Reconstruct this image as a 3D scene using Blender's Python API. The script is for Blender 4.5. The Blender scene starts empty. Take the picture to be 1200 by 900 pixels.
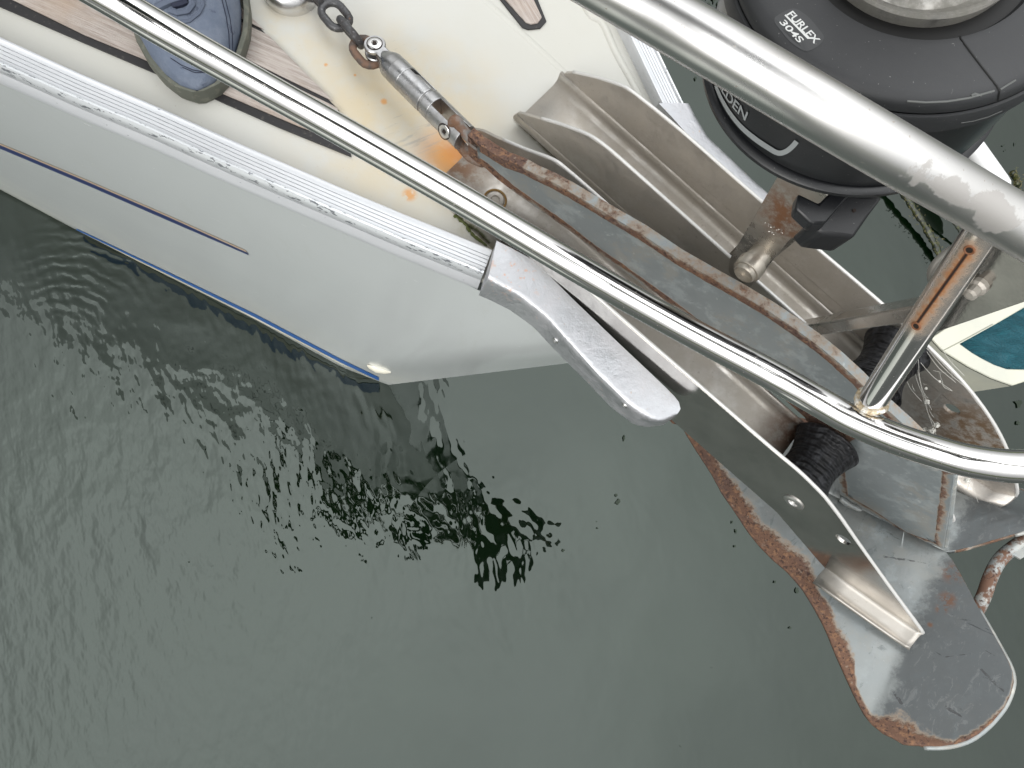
import bpy, bmesh, math, random
from math import radians, sin, cos, pi
from mathutils import Vector, Matrix, noise as mnoise
from mathutils.geometry import tessellate_polygon
from mathutils.bvhtree import BVHTree
random.seed(4)
scn = bpy.context.scene
COL = scn.collection

# ---------------------------------------------------------------- camera
F_PX, NADIR = 870.0, (450.0, 635.0)
CAM = Vector((0, 0, 2.15))
_down = Vector((NADIR[0] - 600, -(NADIR[1] - 450), -F_PX)).normalized()
_z = -_down
_x = Vector((1, 0, 0)); _x = (_x - _x.dot(_z) * _z).normalized()
_y = _z.cross(_x)
ROT = Matrix((_x, _y, _z))
cd = bpy.data.cameras.new('camera')
cam = bpy.data.objects.new('camera', cd)
cd.sensor_width = 36.0
cd.lens = 36.0 * F_PX / 1200.0
cd.clip_start = 0.02
cd.clip_end = 2000.0
cam.matrix_world = Matrix.Translation(CAM) @ ROT.to_4x4()
COL.objects.link(cam)
scn.camera = cam

# ---------------------------------------------------------------- sky, sun, exposure
SUN_EL, SUN_AZ = radians(34), radians(221)
w = bpy.data.worlds.new('World'); scn.world = w; w.use_nodes = True
nt = w.node_tree; nt.nodes.clear()
out = nt.nodes.new('ShaderNodeOutputWorld'); bg = nt.nodes.new('ShaderNodeBackground')
sky = nt.nodes.new('ShaderNodeTexSky'); sky.sky_type = 'NISHITA'; sky.sun_disc = False
sky.sun_elevation = SUN_EL; sky.sun_rotation = SUN_AZ; sky.air_density = 1.0; sky.dust_density = 4.0
# overcast: the blue is greyed out and mixed with a soft cloud layer
hsv = nt.nodes.new('ShaderNodeHueSaturation'); hsv.inputs['Saturation'].default_value = 0.10
tc = nt.nodes.new('ShaderNodeTexCoord'); nz = nt.nodes.new('ShaderNodeTexNoise')
nz.inputs['Scale'].default_value = 2.2; nz.inputs['Detail'].default_value = 5
rmp = nt.nodes.new('ShaderNodeMapRange')
rmp.inputs['From Min'].default_value = 0.3; rmp.inputs['From Max'].default_value = 0.7
rmp.inputs['To Min'].default_value = 0.85; rmp.inputs['To Max'].default_value = 1.15
sepg = nt.nodes.new('ShaderNodeSeparateXYZ'); nt.links.new(tc.outputs['Generated'], sepg.inputs[0])
gr_ = nt.nodes.new('ShaderNodeMapRange'); gr_.inputs['From Min'].default_value = 0.0; gr_.inputs['From Max'].default_value = 1.0
gr_.inputs['To Min'].default_value = 0.36; gr_.inputs['To Max'].default_value = 2.9
sq = nt.nodes.new('ShaderNodeMath'); sq.operation = 'POWER'; sq.use_clamp = True; sq.inputs[1].default_value = 2.2; nt.links.new(sepg.outputs['Z'], sq.inputs[0]); nt.links.new(sq.outputs[0], gr_.inputs['Value'])
mul0 = nt.nodes.new('ShaderNodeVectorMath'); mul0.operation = 'SCALE'
mixc = nt.nodes.new('ShaderNodeMix'); mixc.data_type = 'RGBA'; mixc.inputs['Factor'].default_value = 0.75
mul = nt.nodes.new('ShaderNodeVectorMath'); mul.operation = 'SCALE'
nt.links.new(sky.outputs[0], hsv.inputs['Color'])
nt.links.new(hsv.outputs[0], mixc.inputs[6]); mixc.inputs[7].default_value = (10.4, 10.55, 10.6, 1)
nt.links.new(tc.outputs['Generated'], nz.inputs['Vector']); nt.links.new(nz.outputs['Fac'], rmp.inputs['Value'])
nt.links.new(mixc.outputs[2], mul.inputs[0]); nt.links.new(rmp.outputs[0], mul.inputs['Scale'])
nt.links.new(mul.outputs[0], mul0.inputs[0]); nt.links.new(gr_.outputs[0], mul0.inputs['Scale']); nt.links.new(mul0.outputs[0], bg.inputs['Color']); bg.inputs['Strength'].default_value = 0.15
nt.links.new(bg.outputs[0], out.inputs['Surface'])
sd = bpy.data.lights.new('sun', 'SUN'); sd.energy = 1.0; sd.angle = radians(25); sd.color = (1, 0.97, 0.92)
sun = bpy.data.objects.new('sun', sd); COL.objects.link(sun)
sdir = Vector((sin(SUN_AZ) * cos(SUN_EL), cos(SUN_AZ) * cos(SUN_EL), sin(SUN_EL)))
sun.rotation_euler = sdir.to_track_quat('Z', 'Y').to_euler(); sun.location = (0, 0, 6)
scn.view_settings.view_transform = 'Standard'; scn.view_settings.look = 'None'
scn.view_settings.exposure = -0.12; scn.view_settings.gamma = 1.0
scn.view_settings.use_curve_mapping = False

# ---------------------------------------------------------------- frames: boat axes (u forward, s to starboard, z up)
TH = radians(-41.0)
A = Vector((cos(TH), sin(TH), 0)); N = Vector((-A.y, A.x, 0)); Z = Vector((0, 0, 1))
DECK, WATER = 1.30, -0.30
def B(u, s, z): return A * u + N * s + Z * z
def ray(px, py): return ROT @ Vector((px - 600, -(py - 450), -F_PX)) / F_PX
def P(px, py, z):                       # measured point at a known height
    d = ray(px, py); return CAM + d * ((z - CAM.z) / d.z)
def Pd(px, py, t): return CAM + ray(px, py) * t
def PP(px, py, p0, n):
    d = ray(px, py); return CAM + d * (n.dot(p0 - CAM) / n.dot(d))
def S(px, py, s):                       # measured point on the fore-and-aft plane at s -> (u, z)
    p = PP(px, py, N * s, N); return (p.dot(A), p.z)
def us(p): return (p.dot(A), p.dot(N), p.z)

# ---------------------------------------------------------------- object helpers
def tag(o, label=None, cat=None, group=None, kind=None):
    for k, v in (('label', label), ('category', cat), ('group', group), ('kind', kind)):
        if v: o[k] = v
    return o
def thing(name, loc, label, cat, group=None, kind=None):
    o = bpy.data.objects.new(name, None); COL.objects.link(o); o.location = loc
    o.empty_display_size = 0.05
    return tag(o, label, cat, group, kind)
ORG = {}
def origin_of(o):
    v = Vector((0, 0, 0))
    while o is not None: v += o.location; o = o.parent
    return v
def obj(name, vf, m, parent=None, loc=None, smooth=False, bevel=0, attrs=None, angle=35, label=None, bseg=2):
    verts, faces = vf
    L = origin_of(parent) if parent is not None else Vector((0, 0, 0))
    loc = Vector(loc) if loc is not None else Vector((0, 0, 0))
    me = bpy.data.meshes.new(name)
    me.from_pydata([tuple(Vector(v) - L - loc) for v in verts], [], faces); me.update()
    bm = bmesh.new(); bm.from_mesh(me)
    bmesh.ops.recalc_face_normals(bm, faces=bm.faces[:]); bm.to_mesh(me); bm.free()
    if attrs:
        for k, vals in attrs.items():
            a = me.attributes.new(k, 'FLOAT', 'POINT'); a.data.foreach_set('value', vals)
    if smooth:
        me.shade_smooth()
        if angle < 180: me.set_sharp_from_angle(angle=radians(angle))
    o = bpy.data.objects.new(name, me); COL.objects.link(o); o.location = loc
    if parent is not None: o.parent = parent
    me.materials.append(m)
    if bevel:
        b = o.modifiers.new('bevel', 'BEVEL'); b.width = bevel; b.segments = bseg; b.limit_method = 'ANGLE'
        b.angle_limit = radians(30); b.harden_normals = False
        me.shade_smooth(); me.set_sharp_from_angle(angle=radians(30))
    if label: o['label'] = label
    return o
def join(*vfs):
    V, Fc = [], []
    for v, f in vfs:
        k = len(V); V += list(v); Fc += [tuple(i + k for i in t) for t in f]
    return V, Fc
def smooth_path(pts, n=8):
    pts = [Vector(p) for p in pts]; out_ = []
    for i in range(len(pts) - 1):
        p0 = pts[max(i - 1, 0)]; p1 = pts[i]; p2 = pts[i + 1]; p3 = pts[min(i + 2, len(pts) - 1)]
        for k in range(n):
            t = k / n
            out_.append(0.5 * ((2 * p1) + (p2 - p0) * t + (2 * p0 - 5 * p1 + 4 * p2 - p3) * t * t + (3 * p1 - p0 - 3 * p2 + p3) * t ** 3))
    out_.append(pts[-1]); return out_
def tube(pts, r, seg=16, cap=True, closed=False):
    pts = [Vector(p) for p in pts]; n = len(pts); rr = r if isinstance(r, (list, tuple)) else [r] * n
    V, Fc = [], []; up = None
    for i, p in enumerate(pts):
        if closed: t = (pts[(i + 1) % n] - pts[i - 1]).normalized()
        else: t = (pts[min(i + 1, n - 1)] - pts[max(i - 1, 0)]).normalized()
        if up is None:
            up = Vector((0, 0, 1)) if abs(t.z) < .9 else Vector((1, 0, 0))
        up = (up - up.dot(t) * t).normalized(); sd_ = t.cross(up)
        for k in range(seg):
            a = 2 * pi * k / seg; V.append(p + (up * cos(a) + sd_ * sin(a)) * rr[i])
    m = n if closed else n - 1
    for i in range(m):
        for k in range(seg):
            a, b = i * seg + k, i * seg + (k + 1) % seg; c, d = ((i + 1) % n) * seg + (k + 1) % seg, ((i + 1) % n) * seg + k
            Fc.append((a, b, c, d))
    if cap and not closed:
        Fc.append(tuple(range(seg))[::-1]); Fc.append(tuple((n - 1) * seg + k for k in range(seg)))
    return V, Fc
def basis(ax, hint=None):
    ax = Vector(ax).normalized(); h = Vector(hint) if hint else (Vector((0, 0, 1)) if abs(ax.z) < .9 else Vector((1, 0, 0)))
    e1 = (h - h.dot(ax) * ax).normalized(); return e1, ax.cross(e1), ax
def lathe(c, ax, prof, seg=48, hint=None):      # prof: (radius, height along the axis)
    e1, e2, ax = basis(ax, hint); V, Fc = [], []; c = Vector(c)
    for r, h in prof:
        for k in range(seg):
            a = 2 * pi * k / seg; V.append(c + ax * h + (e1 * cos(a) + e2 * sin(a)) * max(r, 1e-5))
    for i in range(len(prof) - 1):
        for k in range(seg):
            Fc.append((i * seg + k, i * seg + (k + 1) % seg, (i + 1) * seg + (k + 1) % seg, (i + 1) * seg + k))
    return V, Fc
def cyl(c, ax, r, h, seg=24): return lathe(c, ax, [(0, 0), (r, 0), (r, h), (0, h)], seg)
def bolt_vf(c, ax, r, h=0.003):                 # countersunk head with a hexagonal socket
    e1, e2, ax = basis(ax); c = Vector(c)
    a = lathe(c, ax, [(r, 0), (r, h * .6), (r * .86, h), (r * .48, h), (r * .42, h * .15), (0, h * .1)], 24)
    return a
def fill(loops):                                # polygon with holes -> triangles
    tri = tessellate_polygon([[Vector((p[0], p[1], 0)) for p in l] for l in loops]); return [tuple(t) for t in tri]
def plate(outer, mapf, thick, holes=()):        # outline in 2-D, mapf(a, b, t) places it, t = 0 .. thick
    loops = [list(outer)] + [list(h) for h in holes]; flat = [p for l in loops for p in l]; n = len(flat)
    V = [mapf(p[0], p[1], 0) for p in flat] + [mapf(p[0], p[1], thick) for p in flat]
    T = fill(loops); Fc = [t for t in T] + [tuple(i + n for i in t[::-1]) for t in T]
    k = 0
    for l in loops:
        m = len(l)
        for i in range(m):
            a, b = k + i, k + (i + 1) % m; Fc.append((a, b, b + n, a + n))
        k += m
    return V, Fc
def circ(cx, cy, r, n=20): return [(cx + r * cos(2 * pi * k / n), cy + r * sin(2 * pi * k / n)) for k in range(n)]
def grid(rows):
    n = len(rows[0]); V = [v for r in rows for v in r]
    Fc = [(i * n + j, i * n + j + 1, (i + 1) * n + j + 1, (i + 1) * n + j) for i in range(len(rows) - 1) for j in range(n - 1)]
    return V, Fc
def block(c, ex, ey, ez):                       # box from centre and three half vectors
    c = Vector(c); V = [c + ex * a + ey * b + ez * d for a in (-1, 1) for b in (-1, 1) for d in (-1, 1)]
    return V, [(0, 1, 3, 2), (4, 6, 7, 5), (0, 4, 5, 1), (2, 3, 7, 6), (0, 2, 6, 4), (1, 5, 7, 3)]
def prism(poly, dirv):                          # poly of 3-D points pushed along dirv
    poly = [Vector(p) for p in poly]; n = len(poly)
    e1 = (poly[1] - poly[0]).normalized(); nn = Vector(dirv).normalized(); e2 = nn.cross(e1)
    T = fill([[((p - poly[0]).dot(e1), (p - poly[0]).dot(e2)) for p in poly]])
    V = poly + [p + Vector(dirv) for p in poly]
    return V, [t for t in T] + [tuple(i + n for i in t[::-1]) for t in T] + [(i, (i + 1) % n, (i + 1) % n + n, i + n) for i in range(n)]
def roundpoly(pts, r, n=4):                     # 2-D polygon with rounded corners
    out_ = []; m = len(pts)
    for i in range(m):
        p0, p1, p2 = (Vector(pts[i - 1]), Vector(pts[i]), Vector(pts[(i + 1) % m]))
        a = (p0 - p1); b = (p2 - p1); ra = min(r, a.length * .45, b.length * .45)
        a = p1 + a.normalized() * ra; b = p1 + b.normalized() * ra
        for k in range(n + 1):
            t = k / n; out_.append(tuple((a * (1 - t) ** 2 + p1 * 2 * t * (1 - t) + b * t * t)))
    return out_

# ---------------------------------------------------------------- materials
class Mat:
    def __init__(s, name, col, rough=.5, metal=0, spec=.5, coat=0, ior=None):
        s.m = bpy.data.materials.new(name); s.m.use_nodes = True; s.t = s.m.node_tree; s.t.nodes.clear()
        s.o = s.n('ShaderNodeOutputMaterial'); s.b = s.n('ShaderNodeBsdfPrincipled'); s.l(s.b.outputs[0], s.o.inputs[0])
        s.pos = s.n('ShaderNodeNewGeometry').outputs['Position']
        s.col, s.rough, s.metal = (*col, 1), rough, metal
        s.b.inputs['Specular IOR Level'].default_value = spec
        if ior: s.b.inputs['IOR'].default_value = ior
        s.b.inputs['Coat Weight'].default_value = coat; s.b.inputs['Coat Roughness'].default_value = .15
        s.nrm = None
    def n(s, k): return s.t.nodes.new(k)
    def l(s, a, b):
        if hasattr(a, 'links') or isinstance(a, bpy.types.NodeSocket): s.t.links.new(a, b)
        else: b.default_value = a
    def frame(s, e1, e2, e3):               # rotated coordinates: dot products with three axes
        c = s.n('ShaderNodeCombineXYZ')
        for i, e in enumerate((e1, e2, e3)):
            d = s.n('ShaderNodeVectorMath'); d.operation = 'DOT_PRODUCT'; s.l(s.pos, d.inputs[0]); d.inputs[1].default_value = tuple(e); s.l(d.outputs['Value'], c.inputs[i])
        return c.outputs[0]
    def noise(s, scale, detail=4, rough=.6, vec=None, stretch=None, dist=0):
        n_ = s.n('ShaderNodeTexNoise'); n_.inputs['Scale'].default_value = scale; n_.inputs['Detail'].default_value = detail
        n_.inputs['Roughness'].default_value = rough; n_.inputs['Distortion'].default_value = dist
        v = vec or s.pos
        if stretch:
            mp = s.n('ShaderNodeVectorMath'); mp.operation = 'MULTIPLY'; s.l(v, mp.inputs[0]); mp.inputs[1].default_value = stretch; v = mp.outputs[0]
        s.l(v, n_.inputs['Vector']); return n_.outputs['Fac']
    def voro(s, scale, vec=None):
        n_ = s.n('ShaderNodeTexVoronoi'); n_.inputs['Scale'].default_value = scale; s.l(vec or s.pos, n_.inputs['Vector']); return n_.outputs['Distance']
    def rng(s, v, a, b, c=0., d=1., sm=True):
        r = s.n('ShaderNodeMapRange'); s.l(v, r.inputs['Value'])
        if sm: r.interpolation_type = 'SMOOTHSTEP'
        for k, x in zip(('From Min', 'From Max', 'To Min', 'To Max'), (a, b, c, d)): r.inputs[k].default_value = x
        return r.outputs[0]
    def math(s, op, a, b=0., c=None):
        m_ = s.n('ShaderNodeMath'); m_.operation = op; s.l(a, m_.inputs[0]); s.l(b, m_.inputs[1])
        if c is not None: s.l(c, m_.inputs[2])
        return m_.outputs[0]
    def attr(s, name):
        a = s.n('ShaderNodeAttribute'); a.attribute_name = name; return a.outputs['Fac']
    def near(s, p, r0, r1):                  # 1 inside r0 of a place, 0 beyond r1
        d = s.n('ShaderNodeVectorMath'); d.operation = 'DISTANCE'; s.l(s.pos, d.inputs[0]); d.inputs[1].default_value = tuple(p)
        return s.rng(d.outputs['Value'], r0, r1, 1., 0.)
    def seg(s, a, b):                        # distance to a segment
        a, b = Vector(a), Vector(b); ab = b - a; L = ab.length; e = ab / L
        d = s.n('ShaderNodeVectorMath'); d.operation = 'SUBTRACT'; s.l(s.pos, d.inputs[0]); d.inputs[1].default_value = a
        t = s.n('ShaderNodeVectorMath'); t.operation = 'DOT_PRODUCT'; s.l(d.outputs[0], t.inputs[0]); t.inputs[1].default_value = e
        tt = s.math('MINIMUM', s.math('MAXIMUM', t.outputs['Value'], 0.), L)
        sc = s.n('ShaderNodeVectorMath'); sc.operation = 'SCALE'; sc.inputs[0].default_value = e; s.l(tt, sc.inputs['Scale'])
        q = s.n('ShaderNodeVectorMath'); q.operation = 'DISTANCE'; s.l(d.outputs[0], q.inputs[0]); s.l(sc.outputs[0], q.inputs[1])
        return q.outputs['Value']
    def layer(s, mask, col=None, rough=None, metal=None, amt=1.):
        if amt != 1.: mask = s.math('MULTIPLY', mask, amt)
        if col is not None:
            x = s.n('ShaderNodeMix'); x.data_type = 'RGBA'; s.l(mask, x.inputs['Factor']); s.l(s.col, x.inputs[6]); s.l(col if not isinstance(col, tuple) else (*col, 1), x.inputs[7]); s.col = x.outputs[2]
        for k, v in (('rough', rough), ('metal', metal)):
            if v is not None:
                x = s.n('ShaderNodeMix'); s.l(mask, x.inputs['Factor']); s.l(getattr(s, k), x.inputs[2]); s.l(v, x.inputs[3]); setattr(s, k, x.outputs[0])
        return s
    def bump(s, h, dist=.001, strength=1.):
        b = s.n('ShaderNodeBump'); b.inputs['Distance'].default_value = dist; b.inputs['Strength'].default_value = strength; s.l(h, b.inputs['Height'])
        if s.nrm is not None: s.l(s.nrm, b.inputs['Normal'])
        s.nrm = b.outputs[0]; return s
    def done(s):
        s.l(s.col, s.b.inputs['Base Color']); s.l(s.rough, s.b.inputs['Roughness']); s.l(s.metal, s.b.inputs['Metallic'])
        if s.nrm is not None: s.l(s.nrm, s.b.inputs['Normal'])
        return s.m
RUST, RUST2, DARKRUST = (.135, .072, .046), (.22, .118, .066), (.05, .027, .022)

def m_tube(name, rough, rustpts=(), residue=None):
    m = Mat(name, (.70, .69, .68), rough, 1)
    m.layer(m.rng(m.noise(9, 3), .4, .7), (.63, .62, .60), rough * 1.5)
    sp = m.rng(m.noise(420, 2), .70, .74); m.layer(sp, (.45, .40, .35), .45, .6, .8)
    for a, b, wdt in rustpts:
        d = m.seg(a, b); wob = m.math('ADD', d, m.math('MULTIPLY', m.math('SUBTRACT', m.noise(180, 4), .5), wdt * .9))
        m.layer(m.rng(wob, 0., wdt * 2.0, 1., 0.), (.55, .34, .17), .38, .35, .6)
        m.layer(m.math('MULTIPLY', m.rng(wob, 0., wdt * .9, 1., 0.), m.rng(m.noise(120, 5, .75), .3, .5)), (.36, .14, .04), .55, 0., .9)
        m.layer(m.rng(d, .0006, .0016, 1., 0.), (.08, .03, .015), .8, 0.)
    if residue:
        a, b, r0 = residue
        d = m.seg(a, b); wob = m.math('ADD', d, m.math('MULTIPLY', m.math('SUBTRACT', m.noise(75, 5, .62), .5), .030))
        m.layer(m.rng(wob, r0 - .0008, r0 + .0014, 1., 0.), (.40, .38, .36), .42, .35, .8)
    m.bump(m.noise(60, 3), .00006)
    return m.done()
def m_plate(name, dirt=.75, mirror=.18, extra=(), fwd=None, base=(.60, .575, .54)):
    m = Mat(name, base, mirror, 1)
    m.layer(m.rng(m.noise(14, 4), .35, .65), tuple(c * .84 for c in base), mirror + .12)
    if fwd is not None:
        uu = m.n('ShaderNodeVectorMath'); uu.operation = 'DOT_PRODUCT'; m.l(m.pos, uu.inputs[0]); uu.inputs[1].default_value = tuple(A)
        dirt = m.math('MULTIPLY', m.rng(uu.outputs['Value'], fwd, fwd + .12, 1., .25), dirt)
    d = m.rng(m.noise(30, 6, .7), .25, .6)
    m.layer(m.math('MULTIPLY', d, dirt), (.40, .365, .315), .5, .3)
    m.layer(m.math('MULTIPLY', m.rng(m.noise(160, 5, .7), .60, .70), dirt), (.22, .18, .14), .6, .2, .55)
    m.layer(m.math('MULTIPLY', m.rng(m.noise(700, 2, .7), .66, .72), dirt), (.56, .52, .47), .5, .2, .6)
    for p, r0, r1, c in extra:
        m.layer(m.math('MULTIPLY', m.near(p, r0, r1), m.rng(m.noise(70, 5, .7), .3, .6)), c, .7, 0.)
    m.bump(m.noise(400, 3), .00008)
    return m.done()

# ================================================================ WATER
wm = Mat('harbour_water', (.0006, .0030, .0009), .03, 0, .5, ior=1.33)
wm.b.inputs['IOR'].default_value = 1.59; wm.b.inputs['Specular Tint'].default_value = (.89, 1.0, .93, 1)
wc = wm.frame(Vector((1, .25, 0)).normalized(), Vector((-.25, 1, 0)).normalized(), Z)
rip = wm.near(P(60, 690, WATER), .35, 1.25)
hull_rip = wm.math('MAXIMUM', wm.near(P(240, 480, WATER), .3, 1.1), wm.math('MULTIPLY', wm.near(P(560, 650, WATER), .12, .45), .8))
fine = wm.noise(30, 2, .5, wc, (1.0, .5, 1), .15)
mid = wm.noise(5.2, 3, .55, wc, (1.0, .6, 1), .25)
big = wm.noise(2.1, 2, .5, wc)
h = wm.math('ADD', wm.math('MULTIPLY', wm.math('MULTIPLY', fine, wm.math('ADD', rip, .03)), .0036), wm.math('MULTIPLY', wm.math('MULTIPLY', mid, wm.math('ADD', hull_rip, .10)), .0175))
h = wm.math('ADD', h, wm.math('MULTIPLY', big, .006))
rw = wm.n('ShaderNodeTexWave'); rw.wave_type = 'RINGS'; rw.rings_direction = 'Z'; rw.inputs['Scale'].default_value = 9; rw.inputs['Distortion'].default_value = 5; rw.inputs['Detail'].default_value = 2; rw.inputs['Detail Scale'].default_value = 1.5
rs0 = wm.n('ShaderNodeVectorMath'); rs0.operation = 'SUBTRACT'; wm.l(wm.pos, rs0.inputs[0]); rs0.inputs[1].default_value = tuple(P(70, 400, WATER)); wm.l(rs0.outputs[0], rw.inputs['Vector'])
h = wm.math('ADD', h, wm.math('MULTIPLY', wm.math('MULTIPLY', rw.outputs['Fac'], wm.near(P(105, 310, WATER), .04, .26)), .0013))
wm.bump(h, 1.0)
wm.layer(wm.rng(wm.noise(1.3, 4), .35, .7), (.0020, .0055, .0018))
WATERM = wm.done()
R_ = 900
wv = []
for i in range(2): pass
water = obj('water', ([(-R_, -R_, WATER), (R_, -R_, WATER), (R_, R_, WATER), (-R_, R_, WATER)], [(0, 1, 2, 3)]), WATERM)
tag(water, 'dark green harbour water around the bow', None, None, 'structure')
# added ridge all round, out of view, gives the steel a horizon to mirror
hm = Mat('added_wooded_hill', (.05, .07, .035), .9); hm.layer(hm.rng(hm.noise(.06, 5), .4, .6), (.08, .085, .05)); HILLM = hm.done()
rows = []
for j, (r, hh) in enumerate(((180, WATER - .2), (200, 14), (250, 26), (330, 34))):
    rows.append([Vector((r * cos(a), r * sin(a), hh if j == 0 else hh * (.6 + .6 * mnoise.noise(Vector((cos(a) * 3, sin(a) * 3, j))) + .3))) for a in [2 * pi * k / 72 for k in range(73)]])
tag(obj('added_hills', grid(rows), HILLM, smooth=True, angle=180), 'added low wooded ridge, unseen, mirrored in the steel', None, None, 'structure')

# ================================================================ SAILBOAT
boat = thing('sailboat', B(-.35, .40, WATER), 'white sailboat bow with aluminium toe rail, teak deck and steel bow roller over dark water', 'sailboat')
# --- materials
gm = Mat('gelcoat_topside', (.77, .80, .80), .16, 0, .5, .25)
gm.layer(gm.rng(gm.noise(2.5, 4), .35, .7), (.75, .78, .78))
zsep = gm.n('ShaderNodeSeparateXYZ'); gm.l(gm.pos, zsep.inputs[0])
low = gm.rng(zsep.outputs['Z'], -.3, .35, 1., 0.)
gm.layer(gm.math('MULTIPLY', low, gm.rng(gm.noise(3.5, 5, .7), .3, .7)), (.70, .69, .57), .3, None, .55)
gv = gm.frame(Vector((cos(radians(-21)), sin(radians(-21)), 0)), Z, N)
gm.layer(gm.rng(gm.noise(5, 6, .75, gv, (4, .5, 1)), .55, .75), (.60, .61, .57), .3, None, .35)
gm.layer(gm.rng(gm.noise(40, 6, .8, gv, (.25, 3, 1)), .66, .70), (.80, .81, .80), .4, None, .5)
gm.layer(gm.rng(gm.noise(130, 2), .76, .79), (.35, .33, .30), .4, None, .5)
HULLM = gm.done()
dm = Mat('gelcoat_deck', (.47, .463, .42), .42, 0, .5)
dm.layer(dm.rng(dm.noise(5, 5), .35, .7), (.485, .482, .45))
c0 = P(440, 150, DECK)
yel = dm.math('MULTIPLY', dm.near(P(470, 140, DECK), .02, .19), dm.rng(dm.noise(16, 5, .65), .28, .65))
dm.layer(yel, (.52, .42, .25), None, None, .8)
ykl = dm.math('MULTIPLY', dm.seg(P(330, 20, DECK), P(540, 210, DECK)), 1.)
dm.layer(dm.math('MULTIPLY', dm.rng(ykl, .005, .055, 1., 0.), dm.rng(dm.noise(24, 5, .7), .35, .65)), (.51, .44, .31), None, None, .55)
dm.layer(dm.math('MULTIPLY', dm.near(P(528, 183, DECK), .004, .062), dm.rng(dm.noise(30, 4), .22, .55)), (.54, .25, .06), .5, None, .95)
dm.layer(dm.near(P(537, 178, DECK), .004, .03), (.50, .20, .04), .5, None, .9)
for x, y, r in ((450, 119, .006), (382, 76, .0035), (416, 88, .0025), (480, 228, .012), (408, 28, .002)):
    dm.layer(dm.math('MULTIPLY', dm.near(P(x, y, DECK), r * .3, r), dm.rng(dm.noise(140, 3), .3, .5)), (.55, .26, .07), .5, None, .85)
# grey scuffs beside the swivel
scf = dm.frame(Vector((1, .55, 0)).normalized(), Vector((-.55, 1, 0)).normalized(), Z)
sc1 = dm.math('MULTIPLY', dm.near(P(487, 152, DECK), .01, .055), dm.rng(dm.noise(48, 5, .75, scf, (.35, 3.2, 1)), .52, .62))
dm.layer(sc1, (.30, .29, .27), .6, None, .65)
sc2 = dm.math('MULTIPLY', dm.near(P(462, 58, DECK), .008, .05), dm.rng(dm.noise(90, 5, .75, scf, (.5, 3, 1)), .60, .66))
dm.layer(sc2, (.33, .33, .30), .6, None, .6)
sc3 = dm.math('MULTIPLY', dm.near(P(400, 90, DECK), .01, .06), dm.rng(dm.noise(70, 5, .75, scf, (.5, 3, 1)), .60, .68))
dm.layer(sc3, (.40, .39, .34), .6, None, .5)
dk1 = dm.seg(P(545, 262, DECK), P(575, 292, DECK)); dm.layer(dm.math('MULTIPLY', dm.rng(dk1, .0, .02, 1., 0.), dm.rng(dm.noise(60, 5, .7), .4, .6)), (.30, .27, .16), .7, None, .7)
dk2 = dm.seg(P(605, 141, DECK), P(700, 235, DECK)); dm.layer(dm.math('MULTIPLY', dm.rng(dk2, .0, .006, 1., 0.), dm.rng(dm.noise(80, 4, .7), .3, .55)), (.10, .085, .04), .7, None, .8)
dm.layer(dm.rng(dm.noise(330, 2), .735, .75), (.25, .2, .15), .6, None, .6)
dm.bump(dm.noise(90, 3), .00015)
DECKM = dm.done()
bkm = Mat('black_caulk', (.012, .011, .012), .55); bkm.layer(bkm.rng(bkm.noise(200, 3), .6, .7), (.05, .045, .04)); CAULK = bkm.done()
def teak(name, e1, e2, base=(.31, .26, .225)):
    t = Mat(name, base, .8); v = t.frame(e1, e2, Z)
    t.layer(t.rng(t.noise(24, 6, .75, v, (.35, 7, 1)), .35, .65), (.46, .41, .375))
    t.layer(t.rng(t.noise(90, 5, .8, v, (.25, 6, 1)), .52, .66), (.17, .13, .11), None, None, .7)
    t.layer(t.rng(t.noise(9, 3, .6, v), .5, .75), (.40, .30, .22), None, None, .6)
    t.bump(t.noise(110, 5, .8, v, (.25, 6, 1)), .0009); return t.done()
al = Mat('anodised_aluminium', (.58, .595, .615), .38, .35)
av = al.frame(Vector((cos(radians(-21)), sin(radians(-21)), 0)), Vector((sin(radians(21)), cos(radians(21)), 0)), Z)
al.layer(al.rng(al.noise(20, 4, .6, av, (.4, 4, 1)), .4, .7), (.62, .63, .65), .42)
al.layer(al.rng(al.noise(300, 3, .6, av, (.4, 1, 1)), .70, .735), (.20, .21, .23), .6, .3, .8)
al.layer(al.attr('scar'), (.72, .74, .76), .3)
al.layer(al.math('MULTIPLY', al.attr('scar'), al.rng(al.noise(170, 4, .7, av, (.4, 1.4, 1)), .56, .60)), (.13, .14, .16), .6, .4, .85)
al.bump(al.noise(150, 4), .0002); ALUM = al.done()
gr = Mat('groove_dirt', (.30, .29, .27), .8); gr.layer(gr.rng(gr.noise(60, 4, .7), .42, .5), (.62, .62, .62)); gr.layer(gr.rng(gr.noise(150, 3, .7), .60, .66), (.12, .11, .10)); GROOVE = gr.done()
cs = Mat('cast_aluminium', (.47, .48, .50), .36, .8)
cs.layer(cs.rng(cs.noise(30, 5, .7), .4, .7), (.50, .50, .52), .46, .6)
cs.layer(cs.rng(cs.noise(170, 3, .6), .68, .72), (.48, .36, .28), .7, .1, .7)
cs.layer(cs.rng(cs.noise(90, 5, .7), .66, .70), (.42, .43, .45), .6, .3, .5)
cs.layer(cs.math('MULTIPLY', cs.near(P(602, 318, 1.36), .01, .05), cs.rng(cs.noise(130, 3), .58, .66)), (.62, .33, .20), .7, 0., .6)
cs.layer(cs.rng(cs.noise(55, 7, .8, None, (1, 2.5, 1), 1.5), .60, .63), (.40, .41, .43), .55, .5, .6)
cs.layer(cs.near(P(571, 310, 1.34), .004, .022), (.45, .44, .42), .6, .3, .5)
cs.bump(cs.noise(50, 4), .0012); cs.bump(cs.noise(220, 4), .0004); CAST = cs.done()

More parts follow.
